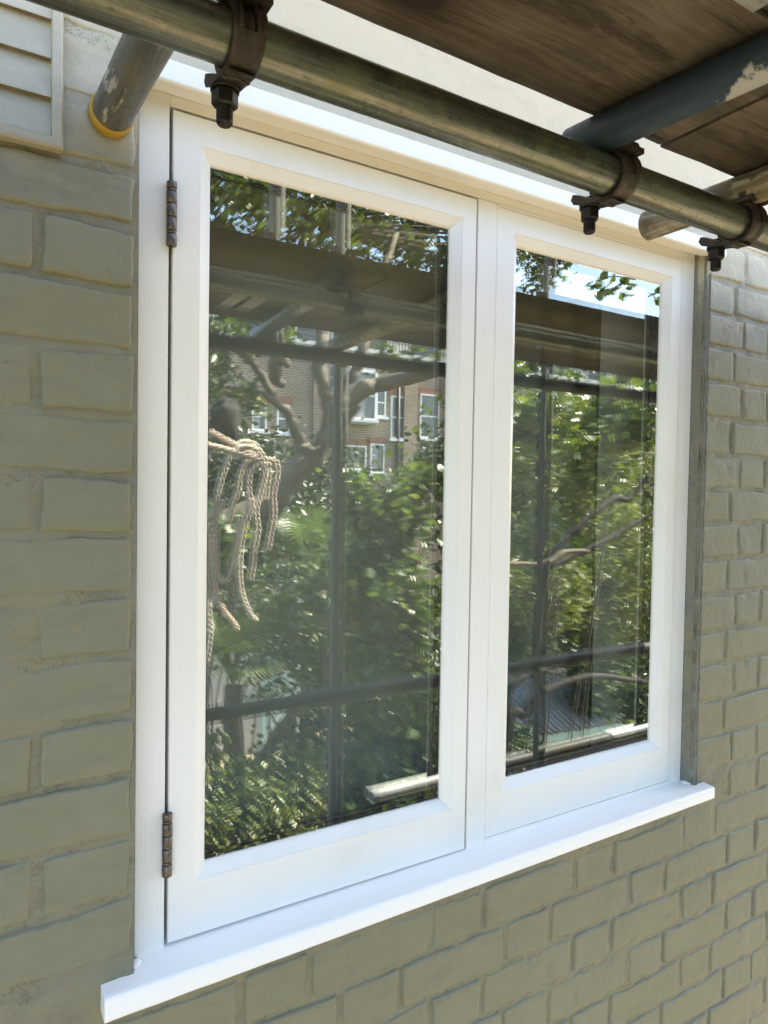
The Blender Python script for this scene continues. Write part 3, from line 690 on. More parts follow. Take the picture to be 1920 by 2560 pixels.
# pendant couplers
def coupler(x, label, first=None, tilt=0.0):
    root = empty('scaffold_coupler', (x, LY, LZ)); tag(root, label, 'scaffold clamp', 'clamps on the long tube')
    # strap : thick band round the near side of the tube, angles in the yz plane
    def band(a0, a1, r0, r1, wfun, name, n=30, off=0):
        V = []; F = []
        for i in range(n + 1):
            t = i / n; a = a0 + (a1 - a0) * t; w = wfun(t)
            cs, sn = math.cos(a), math.sin(a)
            prof = [(-w, r0), (-w, r1 - .0015), (-w * .72, r1), (-w * .28, r1 - .0016), (w * .28, r1 - .0016), (w * .72, r1), (w, r1 - .0015), (w, r0)]
            for (dx, r) in prof: V.append((x + off + dx, LY + r * cs, LZ + r * sn))
        m = 8
        for i in range(n):
            for j in range(m):
                k = (j + 1) % m; F.append((i * m + j, i * m + k, (i + 1) * m + k, (i + 1) * m + j))
        F.append(tuple(range(m))[::-1]); F.append(tuple(n * m + j for j in range(m)))
        o = link(name, mesh(name, V, F), FORGED, root); bevel(o, .0018, 2, 50)
        for p in o.data.polygons: p.use_smooth = True
        return o
    # flap: from top of tube round the outer (camera) side to underneath
    band(rad(188), rad(283), TR + .0004, TR + .0068, lambda t: .0140 - .0015 * t, 'flap_strap')
    for sgn in (-1, 1): band(rad(96), rad(190), TR + .0004, TR + .0078, lambda t: .0042, 'flap_arm', off=sgn * .0100)
    band(rad(100), rad(186), TR + .0002, TR + .0030, lambda t: .0060, 'slot_web')
    # saddle on the wall side and top
    band(rad(-75), rad(78), TR + .0004, TR + .0085, lambda t: .0130, 'saddle')
    # lug that carries the bolt under the wall side of the tube
    by, bz = LY + .036, LZ - .0160
    q = MB(); V = []; F = []
    prof = [(-.050, -.0425), (-.028, -.0360), (.002, -.0310), (.011, -.0275), (.0155, -.0205), (.0125, -.0150), (.005, -.0180), (-.016, -.0290), (-.040, -.0375)]
    base = [(LY + y + .040, LZ + z + .0125) for y, z in prof]
    for sx in (-.0125, -.008, .008, .0125):
        k = .0 if abs(sx) < .010 else .0015
        for (yy, zz) in base: V.append((x + sx, yy, zz + (k if zz < LZ - .026 else -k)))
    m = len(base)
    for i in range(3):
        for j in range(m):
            kk = (j + 1) % m; F.append((i * m + j, i * m + kk, (i + 1) * m + kk, (i + 1) * m + j))
    F.append(tuple(range(m))[::-1]); F.append(tuple(3 * m + j for j in range(m)))
    o = link('lug', mesh('lug', V, F), FORGED, root); bevel(o, .003, 3, 30)
    # hinge pin with rounded ends up by the cross tube
    MB().tube([(x - .021, LY - .012, LZ + .0345), (x - .0200, LY - .012, LZ + .0345), (x + .0200, LY - .012, LZ + .0345), (x + .0220, LY - .012, LZ + .0345)], [.0045, .0062, .0062, .0040], 14).build('pivot_pin', FORGED, root, True)
    # saddle block under the cross tube
    MB().box(x - .019, x + .019, LY - .026, LY + .020, LZ + .0225, LZ + .0285).build('saddle_plate', FORGED, root)
    # bolt, washer, nut (hex)
    tip = bz - .0365
    nb = MB(); pts = []; rs = []
    zz = bz + .006
    while zz > tip + .003:
        pts += [(x, by, zz), (x, by, zz - .0008)]; rs += [.0063, .0073]; zz -= .0016
    pts += [(x, by, tip + .0015), (x, by, tip)]; rs += [.0068, .0052]
    nb.tube(pts, rs, 18).build('bolt', BOLT, root, True)
    MB().tube([(x, by, bz - .0035), (x, by, bz - .0075)], .0125, 24).build('washer', BOLT, root, True)
    hx = MB(); hx.tube([(x, by, bz - .0075), (x, by, bz - .0085), (x, by, bz - .0195), (x, by, bz - .0215)], [.0105, .0116, .0116, .0098], 6); o = hx.build('nut', BOLT, root); bevel(o, .0006, 2, 30)
    return root
coupler(-.026, 'rusty forged clamp with hanging bolt, leftmost on the long tube near the wall tube')
coupler(.427, 'rusty forged clamp with hanging bolt under the blue cross tube')
coupler(.679, 'rusty forged clamp with hanging bolt under the flaking white cross tube')
# boards
BZ = 1.0036; BT = .034
def board(x0, x1, y0, y1, z0, label, seed):
    V = []; F = []; nx = 60; ys = [y0, y0 + .004, (y0 + y1) / 2, y1 - .004, y1]; rr = random.Random(seed)
    n = nx + 1
    for zi, z in enumerate((z0, z0 + BT)):
        for i in range(n):
            x = x0 + (x1 - x0) * i / nx
            for yi, y in enumerate(ys):
                e = 0
                if yi in (0, 4): e = .0025 * N(x, seed, zi, 9) + .002 * N(x, seed + 3, zi, 40)
                dz = .001 * N(x, y, seed, 8) + (.0015 if yi in (0, 4) and zi == 0 else (-.0015 if yi in (0, 4) else 0))
                V.append((x, y + (e if yi in (0, 4) else 0), z + dz))
    m = len(ys)
    def id_(zi, i, yi): return (zi * n + i) * m + yi
    for i in range(nx):
        for yi in range(m - 1):
            F.append((id_(0, i, yi), id_(0, i, yi + 1), id_(0, i + 1, yi + 1), id_(0, i + 1, yi)))
            F.append((id_(1, i, yi), id_(1, i + 1, yi), id_(1, i + 1, yi + 1), id_(1, i, yi + 1)))
        F.append((id_(0, i, 0), id_(0, i + 1, 0), id_(1, i + 1, 0), id_(1, i, 0)))
        F.append((id_(0, i, m - 1), id_(1, i, m - 1), id_(1, i + 1, m - 1), id_(0, i + 1, m - 1)))
    for i in (0, nx):
        q = [id_(0, i, yi) for yi in range(m)] + [id_(1, i, yi) for yi in reversed(range(m))]; F.append(tuple(q if i == 0 else q[::-1]))
    cx, cyy = (x0 + x1) / 2, (y0 + y1) / 2
    me = mesh('scaffold_board', [(v[0] - cx, v[1] - cyy, v[2] - z0) for v in V], F)
    o = link('scaffold_board', me, BOARD, loc=(cx, cyy, z0)); tag(o, label, 'scaffold board', 'boards of the platform'); return o
board(-1.7, .516, -.4975, -.300, BZ, 'brown timber board nearest the wall over the long tube, with knots', 3)
board(.523, 2.9, -.4945, -.296, BZ, 'brown timber board at the right resting over the flaking cross tube', 8)
board(-1.7, .330, -.702, -.506, BZ, 'brown timber board in the middle row of the platform, left length', 15)
board(.345, 2.9, -.700, -.504, BZ, 'brown timber board in the middle row of the platform, right length', 21)
board(-1.7, 2.9, -.822, -.709, BZ, 'narrow outermost brown timber board of the platform', 27)
SHEET = simple('bounce_sheet_cloth', (0.72, 0.67, 0.56), 0.9, 0, (0.64, 0.59, 0.48), 4, 0.3, 0.004)  # unseen sheet added to bounce warm light onto the upper wall
V = []; F = []; nx_, ny_ = 120, 16
for i in range(nx_ + 1):
    for j in range(ny_ + 1):
        x = -1.65 + 4.5 * i / nx_; y = -.345 - .455 * j / ny_
        V.append((x, y + .006 * N(x, y, 1, 3), BZ + BT + .0065 + .005 * (N(x, y, 0, 5) + .5 * N(x, y, 0, 14))))
for i in range(nx_):
    for j in range(ny_):
        a = i * (ny_ + 1) + j; F.append((a, a + 1, a + ny_ + 2, a + ny_ + 1))
o = link('bounce_sheet', mesh('bounce_sheet', V, F), SHEET, smooth=True); tag(o, 'unseen pale bounce sheet added on top of the scaffold boards', 'bounce sheet')
m_ = o.modifiers.new('thick', 'SOLIDIFY'); m_.thickness = .0015
ev = MB().box(-3.5, 5.5, -.25, .26, 2.302, 2.325).box(-3.5, 5.5, -.272, -.252, 2.302, 2.45)  # unseen white eaves added to bounce light down the gap
ev.build('bounce_soffit', WHITE_H, wall)
for bx_, y0_, y1_ in ((.333, -.702, -.506), (.342, -.700, -.504)):
    ow = [o_ for o_ in bpy.data.objects if o_.name.startswith('scaffold_board') and abs(o_.location.y + .603) < .01 and (o_.location.x < .33) == (bx_ < .34)][0]
    x0_, x1_ = (bx_ - .034, bx_ - .0025) if bx_ < .34 else (bx_ + .0035, bx_ + .036)
    MB().box(x0_, x1_, y0_ - .004, y1_ + .004, BZ - .0028, BZ - .0012).box(x0_, x1_, y1_ + .0035, y1_ + .005, BZ - .0012, BZ + BT + .001).build('end_band', GALVL, ow)
# ================================================================== MIRRORED GARDEN
def leaves(name, mat, P, size, parent=None, spread=1.0, seed=0, shape='round', up=0.4, bias=0.0):
    """P: (n,3) positions. every leaf two folded quads"""
    rs = np.random.RandomState(seed); n = len(P); P = np.asarray(P, float)
    nrm = rs.normal(size=(n, 3)); nrm[:, 2] = np.abs(nrm[:, 2]) + up; nrm /= np.linalg.norm(nrm, axis=1)[:, None]
    t = rs.normal(size=(n, 3)); t[:, 2] -= .4; t -= nrm * (t * nrm).sum(1)[:, None]; t /= np.linalg.norm(t, axis=1)[:, None]
    s = np.cross(nrm, t); sz = size * (0.6 + 0.75 * rs.rand(n))[:, None]
    if shape == 'round': out = [(0, 0, 0), (.30, .52, .10), (.78, .42, .12), (1.05, 0, -.04), (.78, -.42, .12), (.30, -.52, .10)]
    elif shape == 'long': out = [(0, 0, 0), (.35, .17, .05), (.8, .12, .03), (1.15, 0, -.10), (.8, -.12, .03), (.35, -.17, .05)]
    else: out = [(0, 0, 0), (.3, .30, .08), (.72, .24, .08), (1.05, 0, -.03), (.72, -.24, .08), (.3, -.30, .08)]
    V = np.zeros((n, 6, 3))
    for i, (a, b, c) in enumerate(out): V[:, i] = P + sz * (t * a + s * b + nrm * c)
    idx = np.arange(n)[:, None] * 6
    Fq = np.concatenate([idx + np.array([0, 1, 2, 3]), idx + np.array([0, 3, 4, 5])], 1).reshape(-1, 4)
    me = bpy.data.meshes.new(name); nv, nf = n * 6, len(Fq)
    me.vertices.add(nv); me.vertices.foreach_set('co', V.reshape(-1).astype(np.float32))
    me.loops.add(nf * 4); me.loops.foreach_set('vertex_index', Fq.reshape(-1).astype(np.int32))
    me.polygons.add(nf); me.polygons.foreach_set('loop_start', np.arange(0, nf * 4, 4, dtype=np.int32)); me.polygons.foreach_set('loop_total', np.full(nf, 4, dtype=np.int32))
    me.update(calc_edges=True)
    at = me.attributes.new('tone', 'FLOAT', 'POINT'); at.data.foreach_set('value', np.repeat(np.clip(rs.beta(2, 2.2, n) + bias, 0, 1), 6).astype(np.float32))
    o = link(name, me, mat, parent); return o
def cloud(c, r, n, clumps, seed, cr=0.28, hollow=0.35):
    rs = np.random.RandomState(seed); c = np.array(c); r = np.array(r if hasattr(r, '__len__') else (r, r, r))
    d = rs.normal(size=(clumps, 3)); d /= np.linalg.norm(d, axis=1)[:, None]; k = (hollow + (1 - hollow) * rs.rand(clumps) ** .6)[:, None]
    C = c + d * k * r * 0.85
    w = rs.rand(clumps) + .3; w /= w.sum(); pick = rs.choice(clumps, n, p=w)
    off = rs.normal(size=(n, 3)) * (cr * r.mean()) * (.5 + rs.rand(clumps))[pick][:, None]
    return C[pick] + off, C
def limb(mb, pts, rs, seg=10, wob=.06, sub=5, seed=0):
    P = [Vector(p) for p in pts]; out = []; ro = []
    for i in range(len(P) - 1):
        a = P[max(i - 1, 0)]; b = P[i]; c = P[i + 1]; d = P[min(i + 2, len(P) - 1)]
        for k in range(sub):
            t = k / sub; t2, t3 = t * t, t * t * t
            out.append(.5 * ((2 * b) + (c - a) * t + (2 * a - 5 * b + 4 * c - d) * t2 + (-a + 3 * b - 3 * c + d) * t3)); ro.append(rs[i] + (rs[i + 1] - rs[i]) * t)
    out.append(P[-1]); ro.append(rs[-1])
    out = [p + Vector((N(p.x, seed, i, .9), N(p.y, seed + 5, i, .9), N(p.z, seed + 9, i, .9))) * ro[i] * wob * 6 for i, p in enumerate(out)]
    ro = [r * (1 + .18 * N(p.x, p.y, p.z, 9)) for r, p in zip(ro, out)]
    mb.tube(out, ro, seg)
def twigs(C, root, n, seed, mb, r=.006):
    rr = random.Random(seed)
    for k in range(min(n, len(C))):
        c = Vector(C[rr.randrange(len(C))]); a = Vector(root); m = (a + c) / 2 + Vector((rr.uniform(-.2, .2), rr.uniform(-.2, .2), rr.uniform(-.1, .2))) * (c - a).length * .4
        limb(mb, [a, m, c], [r * 2.2, r * 1.3, r * .5], 5, .05, 4, k)
def plant(name, label, cat, foliage, stems, stem_mat=TWIG, base=None, group=None):
    pass

# --- the crooked garden tree (bare lit trunk, canopy over the boards)
T = 3.2
tree = empty('garden_tree', z3(350, 2196, T)); tree.location.z = -3
tag(tree, 'crooked bare limbed tree with pale bark mirrored in the left pane', 'tree')
mb = MB()
base = Vector((z4(-200, 900, T).x, tree.location.y, -3))
limb(mb, [base, base + Vector((0, 0, 1.2)), z4(-120, 800, T), z4(60, 330, T), z3(470, 2150, T), z3(650, 1950, T), z3(775, 1830, T), z3(835, 1700, T), z3(850, 1560, T)], [.09, .085, .08, .075, .08, .075, .07, .062, .052], 14, .05, 6, 1)
limb(mb, [z3(850, 1580, T), z3(822, 1480, T), z3(790, 1370, T), z3(772, 1270, T), z3(800, 1130, T), z3(760, 900, T + .3), z3(730, 500, T + .6), z3(700, 300, T + .8)], [.055, .05, .045, .042, .04, .035, .025, .018], 10, .06, 5, 2)
limb(mb, [z3(860, 1560, T), z3(930, 1480, T), z3(980, 1390, T), z3(1010, 1300, T), z3(1060, 1150, T), z3(1150, 800, T + .4), z3(1250, 500, T + .7)], [.055, .05, .045, .04, .036, .03, .018], 10, .06, 5, 3)
limb(mb, [z3(740, 1850, T), z3(690, 1800, T), z3(645, 1720, T), z3(600, 1610, T), z3(530, 1540, T), z3(420, 1470, T + .1), z3(250, 1440, T + .2)], [.06, .055, .045, .035, .028, .02, .012], 9, .07, 5, 4)
limb(mb, [z3(850, 1760, T - .1), z3(920, 1650, T - .3), z3(1030, 1540, T - .5), ], [.06, .045, .012], 9, .05, 5, 5)
limb(mb, [z3(960, 1560, T - .6), z3(1050, 1450, T - .7), z3(1120, 1425, T - .7), z3(1300, 1385, T - .8), z3(1480, 1345, T - .9), z3(1640, 1300, T - 1)], [.02, .05, .045, .04, .03, .02], 9, .06, 5, 6)
limb(mb, [z3(600, 1300, T), z3(520, 1270, T), z3(510, 1380, T + .1), z3(570, 1420, T + .1)], [.02, .04, .04, .02], 8, .07, 5, 7)
limb(mb, [z3(500, 1480, T + .4), z3(400, 1330, T + .4), z3(330, 1250, T + .4), z3(200, 1180, T + .4)], [.03, .028, .022, .012], 8, .07, 5, 8)
Pc = []; Cc = []
for i, (u, v, Y, r, n, k) in enumerate([(700, 500, 4.0, (1.0, .7, .65), 2600, 60), (560, 520, 3.4, (.6, .5, .5), 1500, 30), (960, 560, 4.4, (.9, .7, .45), 1500, 40), (1090, 620, 4.2, (.45, .5, .3), 700, 18), (1330, 660, 4.2, (.42, .5, .35), 620, 20), (1300, 600, 4.6, (.5, .5, .4), 600, 18), (1000, 900, 3.8, (.35, .5, .10), 260, 12), (600, 830, 3.4, (.42, .4, .12), 380, 16), (570, 985, 3.5, (.32, .4, .16), 200, 12)]):
    P_, C_ = cloud(seen(u, v, Y), r, n, k, 20 + i, .14, .2); Pc.append(P_); Cc += list(C_[:10])
twigs(Cc[:60], seen(800, 560, 4.0), 46, 4, mb, .007)
o = mb.build('trunk', BARK, tree, True)
o = leaves('crown', LEAF_SMALL, np.concatenate(Pc), .062, tree, seed=3, shape='oval', bias=.1); tag(o, kind='stuff')

# --- shrubs and trees of the garden: each one its own thing
def shrub(name, label, cat, blobs, mat, size, shape, seed, up=.4, stems=18, stem_r=.006, bias=0, cr=.16, hollow=.25, group=None, stem_mat=TWIG):
    c0 = Vector(blobs[0][0]); root = empty(name, (c0.x, c0.y, -3)); tag(root, label, cat, group)
    Pn = []; Cn = []
    for i, (c, r, n, k) in enumerate(blobs):
        P_, C_ = cloud(c, r, n, k, seed * 31 + i, cr, hollow); Pn.append(P_); Cn += list(C_)
    mb = MB(); rr = random.Random(seed)
    for s in range(stems):
        c = Vector(Cn[rr.randrange(len(Cn))]); a = Vector((c0.x + rr.uniform(-.25, .25), c0.y + rr.uniform(-.2, .2), -3))
        m1 = a.lerp(c, .35) + Vector((rr.uniform(-.15, .15), rr.uniform(-.15, .15), .2)); m2 = a.lerp(c, .7) + Vector((rr.uniform(-.12, .12), rr.uniform(-.1, .1), .15))
        limb(mb, [a, m1, m2, c], [stem_r * 1.6, stem_r * 1.2, stem_r, stem_r * .35], 6, .05, 4, s)
    mb.build('stem', stem_mat, root, True)
    o = leaves('foliage', mat, np.concatenate(Pn), size, root, seed=seed, shape=shape, up=up, bias=bias); tag(o, kind='stuff')
    return root
shrub('round_leaved_climber', 'broad round leaved climbing shrub behind the upright tube in the left pane', 'shrub',
      [(z4(1120, 200, 2.7), (.42, .25, .35), 900, 34), (z4(1100, 560, 2.7), (.42, .3, .40), 1400, 40), (z4(1150, 900, 2.8), (.40, .3, .35), 1100, 36), (z3(1380, 2020, 2.8), (.28, .2, .14), 150, 12), (z4(1150, 1180, 2.9), (.42, .3, .3), 600, 26), (z4(900, 1750, 3.0), (.5, .3, .45), 900, 40), (z4(950, 400, 3.1), (.3, .2, .35), 300, 16), (z4(80, 330, 2.7), (.28, .2, .2), 420, 16), (z4(700, 680, 3.0), (.42, .25, .22), 240, 14)], LEAF_ROUND, .054, 'round', 5, stems=7, bias=.12)
shrub('dense_shrub', 'dense mixed green shrub low in the middle of the left pane', 'shrub',
      [(z4(950, 1000, 4.2), (.8, .5, .7), 3600, 60), (z4(650, 900, 4.5), (.7, .5, .6), 2400, 50), (z4(1100, 1450, 3.6), (.6, .4, .5), 2200, 50), (z4(700, 1900, 3.6), (.9, .5, .5), 3000, 60)], LEAF_SMALL, .06, 'oval', 6, stems=9)
shrub('small_leaved_shrub', 'sunny small leaved shrub at the lower left of the left pane', 'shrub',
      [(z4(230, 1830, 2.5), (.42, .25, .22), 3600, 60), (z4(560, 1720, 2.6), (.34, .25, .20), 2300, 44), (z4(120, 1480, 2.7), (.14, .2, .14), 260, 12), (z4(260, 2250, 2.4), (.5, .3, .4), 2500, 50)], LEAF_YEL, .034, 'oval', 7, stems=8, bias=-.05)
shrub('low_shrub', 'low bright shrub with pale leaf edges beside the sunlit tube end', 'shrub',
      [(z4(1200, 1650, 3.2), (.42, .3, .3), 1500, 36), (z4(700, 1450, 4.2), (.5, .4, .35), 1400, 30)], LEAF_SMALL, .05, 'round', 8, bias=.15)
shrub('evergreen_hedge', 'dark fine leaved evergreen behind the crooked tree', 'hedge',
      [(z3(650, 2200, 9), (1.5, .8, 1.3), 6500, 90), (z3(250, 2200, 8), (1.2, .8, 1.3), 4200, 60), (z4(500, 330, 8.5), (1.6, .8, 1.0), 4500, 70)], LEAF_DARK, .085, 'oval', 9, stems=10, stem_r=.03)
shrub('left_shrub', 'leafy shrub behind the ropes at the left edge of the left pane', 'shrub',
      [(z3(130, 1450, 4.5), (.28, .4, .5), 520, 20), (z4(150, 700, 5.0), (.7, .5, .5), 1700, 34), (z3(250, 1120, 5.0), (.5, .4, .16), 300, 12)], LEAF_SMALL, .07, 'long', 10, stems=20)
# right pane
shrub('broad_leaved_tree', 'broad leaved young tree bright in the upper part of the right pane', 'tree',
      [(z5(430, 1270, 3.0), (.50, .4, .26), 900, 34), (z5(1050, 1260, 3.0), (.55, .4, .30), 1100, 36), (z5(420, 920, 3.1), (.30, .2, .10), 110, 8), (z5(1130, 1020, 3.2), (.40, .2, .10), 150, 8), (z5(860, 1550, 3.3), (.60, .3, .22), 420, 18), (z6(420, 300, 3.2), (.35, .3, .3), 300, 16)], LEAF_ROUND, .058, 'round', 11, stems=4, bias=.25)
shrub('feathery_tree', 'feathery yellow green tree filling the middle of the right pane', 'tree',
      [(z5(700, 1500, 5.5), (1.5, .8, .8), 6500, 90), (z6(700, 350, 5.2), (1.5, .7, .8), 6500, 90), (z6(350, 750, 5.0), (.9, .6, .7), 3200, 50), (z6(900, 750, 4.8), (.8, .6, .8), 3600, 50), (z6(450, 600, 4.4), (.6, .4, .5), 2400, 40), (z5(450, 1500, 4.4), (.5, .4, .4), 1500, 30)], LEAF_YEL, .075, 'long', 12, stems=8, stem_r=.014, bias=-.02)
shrub('right_shrub', 'dark green shrub low at the right of the right pane', 'shrub',
      [(z6(820, 1080, 4.6), (.9, .5, .45), 3000, 50), (z6(330, 880, 5.0), (.7, .5, .35), 2400, 40), (z6(1000, 1250, 3.4), (.45, .3, .35), 1600, 36), (z6(650, 950, 5.2), (.7, .4, .3), 1500, 30), (z6(280, 1500, 3.2), (.25, .2, .2), 300, 10)], LEAF_SMALL, .06, 'oval', 13, stems=8)
shrub('background_tree', 'tall leafy tree beyond the right pane garden', 'tree',
      [(z5(600, 1500, 11), (4.2, 1.5, 2.0), 9000, 110), (z6(600, 500, 10.5), (4.0, 1.3, 2.0), 9000, 110), (z6(1000, 900, 9.5), (3.0, 1.2, 1.8), 6000, 80)], LEAF_SMALL, .17, 'oval', 14, stems=12, stem_r=.05)
# leafy twig against the sky at the top of the right pane
tw = empty('overhanging_branch', z5(930, 380, 3.4)); tag(tw, 'leafy twig against the blue sky at the top of the right pane', 'branch')
mb = MB(); a = z5(1500, 250, 3.6); limb(mb, [a, z5(1250, 330, 3.5), z5(1080, 350, 3.4), z5(930, 440, 3.4), z5(800, 420, 3.4)], [.016, .012, .01, .006, .003], 6, .06, 5, 2)
limb(mb, [z5(1080, 350, 3.4), z5(960, 340, 3.4), z5(800, 360, 3.4)], [.007, .005, .002], 5, .06, 5, 3)
mb.build('twig', TWIG, tw, True)
pts = []
rs = np.random.RandomState(5)
for k in range(34):
    t = rs.rand(); p = z5(780 + 320 * t, 360 + 80 * rs.rand(), 3.4) + Vector(rs.normal(size=3) * .025); pts.append(p)
for k in range(7): pts.append(z5(1180 + rs.rand() * 100, 420 + 60 * rs.rand(), 3.2))
for i_, p_ in enumerate(pts): leaves('leaf', LEAF_ROUND, [p_], .085, tw, seed=200 + i_, shape='round', bias=.1)
# dark diagonal branches in the right pane
br = empty('dark_branches', z6(500, 500, 2.6)); br.location.z = -3
tag(br, 'dark slanting bare branches crossing the right pane', 'tree')
mb = MB(); Y = 2.6
limb(mb, [Vector((z6(150, 1700, Y).x, z6(150, 1700, Y).y, -3)), z6(240, 1430, Y), z6(340, 1300, Y), z6(440, 1180, Y), z6(700, 1090, Y), z6(1000, 1120, Y)], [.05, .035, .033, .03, .026, .02], 9, .05, 5, 31)
limb(mb, [z6(240, 1430, Y), z6(250, 1190, Y), z6(330, 1090, Y), z6(470, 1050, Y + .1)], [.03, .03, .03, .02], 9, .05, 5, 32)
limb(mb, [z6(440, 1180, Y), z6(420, 900, Y), z6(480, 480, Y), z6(640, 260, Y), z6(830, 110, Y), z5(1080, 1780, Y), z5(1200, 1620, Y)], [.03, .028, .03, .028, .024, .02, .012], 9, .05, 5, 33)
limb(mb, [z6(480, 480, Y), z6(600, 430, Y), z6(760, 350, Y), z6(900, 270, Y), z6(1050, 180, Y)], [.026, .022, .02, .018, .012], 9, .05, 5, 34)
mb.build('limb', DBARK, br, True)
mb = MB(); limb(mb, [z6(180, 455, 2.4), z6(300, 465, 2.4), z6(430, 468, 2.4), z6(500, 440, 2.4), z6(560, 402, 2.4), z6(690, 393, 2.4)], [.014, .016, .016, .018, .02, .012], 8, .06, 5, 35)
mb.build('pale_limb', BARK, br, True)
# leaning trunk low in the left pane
lt = empty('leaning_trunk', z4(190, 1990, 2.9)); lt.location.z = -3
tag(lt, 'leaning mottled trunk rising from the lower left of the left pane', 'tree')
mb = MB(); limb(mb, [Vector((z4(150, 2200, 2.9).x - .1, z4(150, 2200, 2.9).y, -3)), z4(180, 1960, 2.9), z4(215, 1800, 2.9), z4(300, 1670, 2.9), z4(400, 1530, 2.9), z4(490, 1390, 2.9), z4(560, 1290, 2.9), z4(640, 1150, 3.0)], [.06, .05, .045, .042, .04, .035, .03, .022], 12, .05, 6, 41)
mb.build('trunk', BARK, lt, True)
# fan palms
def fan_palm(c, r, nf, label, seed, up=1.0):
    root = empty('fan_palm', (c.x, c.y, -3)); tag(root, label, 'palm', 'fan palms')
    rr = random.Random(seed); mb = MB(); limb(mb, [(c.x, c.y, -3), (c.x, c.y, (c.z - 3) / 2), tuple(c - Vector((0, 0, r * .5)))], [.07, .06, .05], 10, .05, 5, seed); mb.build('trunk', TWIG, root, True)
    for k in range(nf):
        a = rr.uniform(0, 2 * math.pi); el = rr.uniform(-.2, 1.2) * up; d = Vector((math.cos(a) * math.cos(el), math.sin(a) * math.cos(el), math.sin(el)))
        hub = c + d * r * rr.uniform(.35, .7); side = d.cross(Vector((0, 0, 1))).normalized(); upv = side.cross(d).normalized()
        V = []; F = []; tone = []
        V2 = MB().tube([tuple(c - Vector((0, 0, r * .45))), tuple((c + hub) / 2), tuple(hub)], [.008, .006, .005], 5)
        n = 26; bl = r * rr.uniform(.55, .8)
        for j in range(n):
            t = (j / (n - 1) - .5) * rad(250); dd = (d * math.cos(t) + side * math.sin(t)).normalized(); w = upv.cross(dd).normalized() * bl * .022
            tipp = hub + dd * bl * (1 - .15 * abs(t) / 2) + upv * (-.12 * bl); mid = hub + dd * bl * .55 + upv * .02
            b = len(V); V += [tuple(hub), tuple(mid + w), tuple(tipp), tuple(mid - w)]; F.append((b, b + 1, b + 2, b + 3))
        b0 = len(V); V += V2.v; F += [tuple(b0 + i for i in f) for f in V2.f]
        me = mesh('frond', V, F); at = me.attributes.new('tone', 'FLOAT', 'POINT'); tv = rr.random()
        at.data.foreach_set('value', [min(1, max(0, tv + rr.uniform(-.15, .15))) for _ in V]); link('frond', me, LEAF_PALM, root)
    return root
fan_palm(z4(230, 1000, 2.75), .27, 18, 'fan palm with spiky leaves below the hanging ropes', 3)
fan_palm(z4(640, 430, 5.5), .50, 14, 'taller fan palm with fine upright fronds left of the upright tube', 9, 1.1)
sp = empty('spider_plant', z4(430, 1210, 2.6)); sp.location.z = -3; tag(sp, 'strappy long leaved plant just above the guard tube', 'plant')
rr = random.Random(4); c = z4(430, 1230, 2.6)
for k in range(20):
    a = rr.uniform(0, 6.28); L = rr.uniform(.12, .24); d = Vector((math.cos(a), math.sin(a) * .6, 0)); s = Vector((-d.y, d.x, 0)) * .006; V = []; F = []
    for i in range(7):
        t = i / 6; p = c + d * L * t * .9 + Vector((0, 0, L * (1.2 * t - 1.15 * t * t))); w = s * (1 - t * .95); V += [tuple(p + w), tuple(p + Vector((0, 0, -.003))), tuple(p - w)]
    for i in range(6): F += [(3 * i, 3 * i + 1, 3 * i + 4, 3 * i + 3), (3 * i + 1, 3 * i + 2, 3 * i + 5, 3 * i + 4)]
    me = mesh('strap_leaf', V, F); at = me.attributes.new('tone', 'FLOAT', 'POINT'); at.data.foreach_set('value', [.8] * len(V)); link('strap_leaf', me, LEAF_PALM, sp)
MB().tube([(c.x, c.y, -3), tuple(c)], .008, 8).build('stem', TWIG, sp, True)

# --- ropes: three stranded, hanging in loops
rp = empty('hanging_ropes', z3(430, 1850, 1.5)); tag(rp, 'bundle of thick twisted ropes hanging in loops at the left of the left pane', 'rope')
def rope(pts, r, mat, seed=0):
    P = [Vector(p) for p in pts]; C_ = []
    for i in range(len(P) - 1):
        a = P[max(i - 1, 0)]; b = P[i]; c = P[i + 1]; d = P[min(i + 2, len(P) - 1)]
        n = max(3, int((c - b).length / (r * 1.1)))
        for k in range(n):
            t = k / n; t2, t3 = t * t, t * t * t
            C_.append(.5 * ((2 * b) + (c - a) * t + (2 * a - 5 * b + 4 * c - d) * t2 + (-a + 3 * b - 3 * c + d) * t3))
    C_.append(P[-1]); L = 0; mb = MB(); prev = None; frames = []
    for i, p in enumerate(C_):
        t = (C_[min(i + 1, len(C_) - 1)] - C_[max(i - 1, 0)]).normalized()
        x = t.orthogonal().normalized() if prev is None else (prev - t * prev.dot(t)).normalized()
        prev = x; frames.append((p, x, t.cross(x), L)); L += (C_[min(i + 1, len(C_) - 1)] - p).length
    for s in range(3):
        path = []
        for p, x, y, l in frames:
            a = l / (r * .95) + s * 2 * math.pi / 3; path.append(p + (x * math.cos(a) + y * math.sin(a)) * r * .52)
        mb.tube(path, r * .56, 7)
    return mb.build('rope_strand', mat, rp, True)
Y = 1.55
rope([z3(-300, 1690, Y), z3(100, 1785, Y), z3(250, 1825, Y), z3(400, 1870, Y), z3(440, 1890, Y)], .012, ROPE_P)
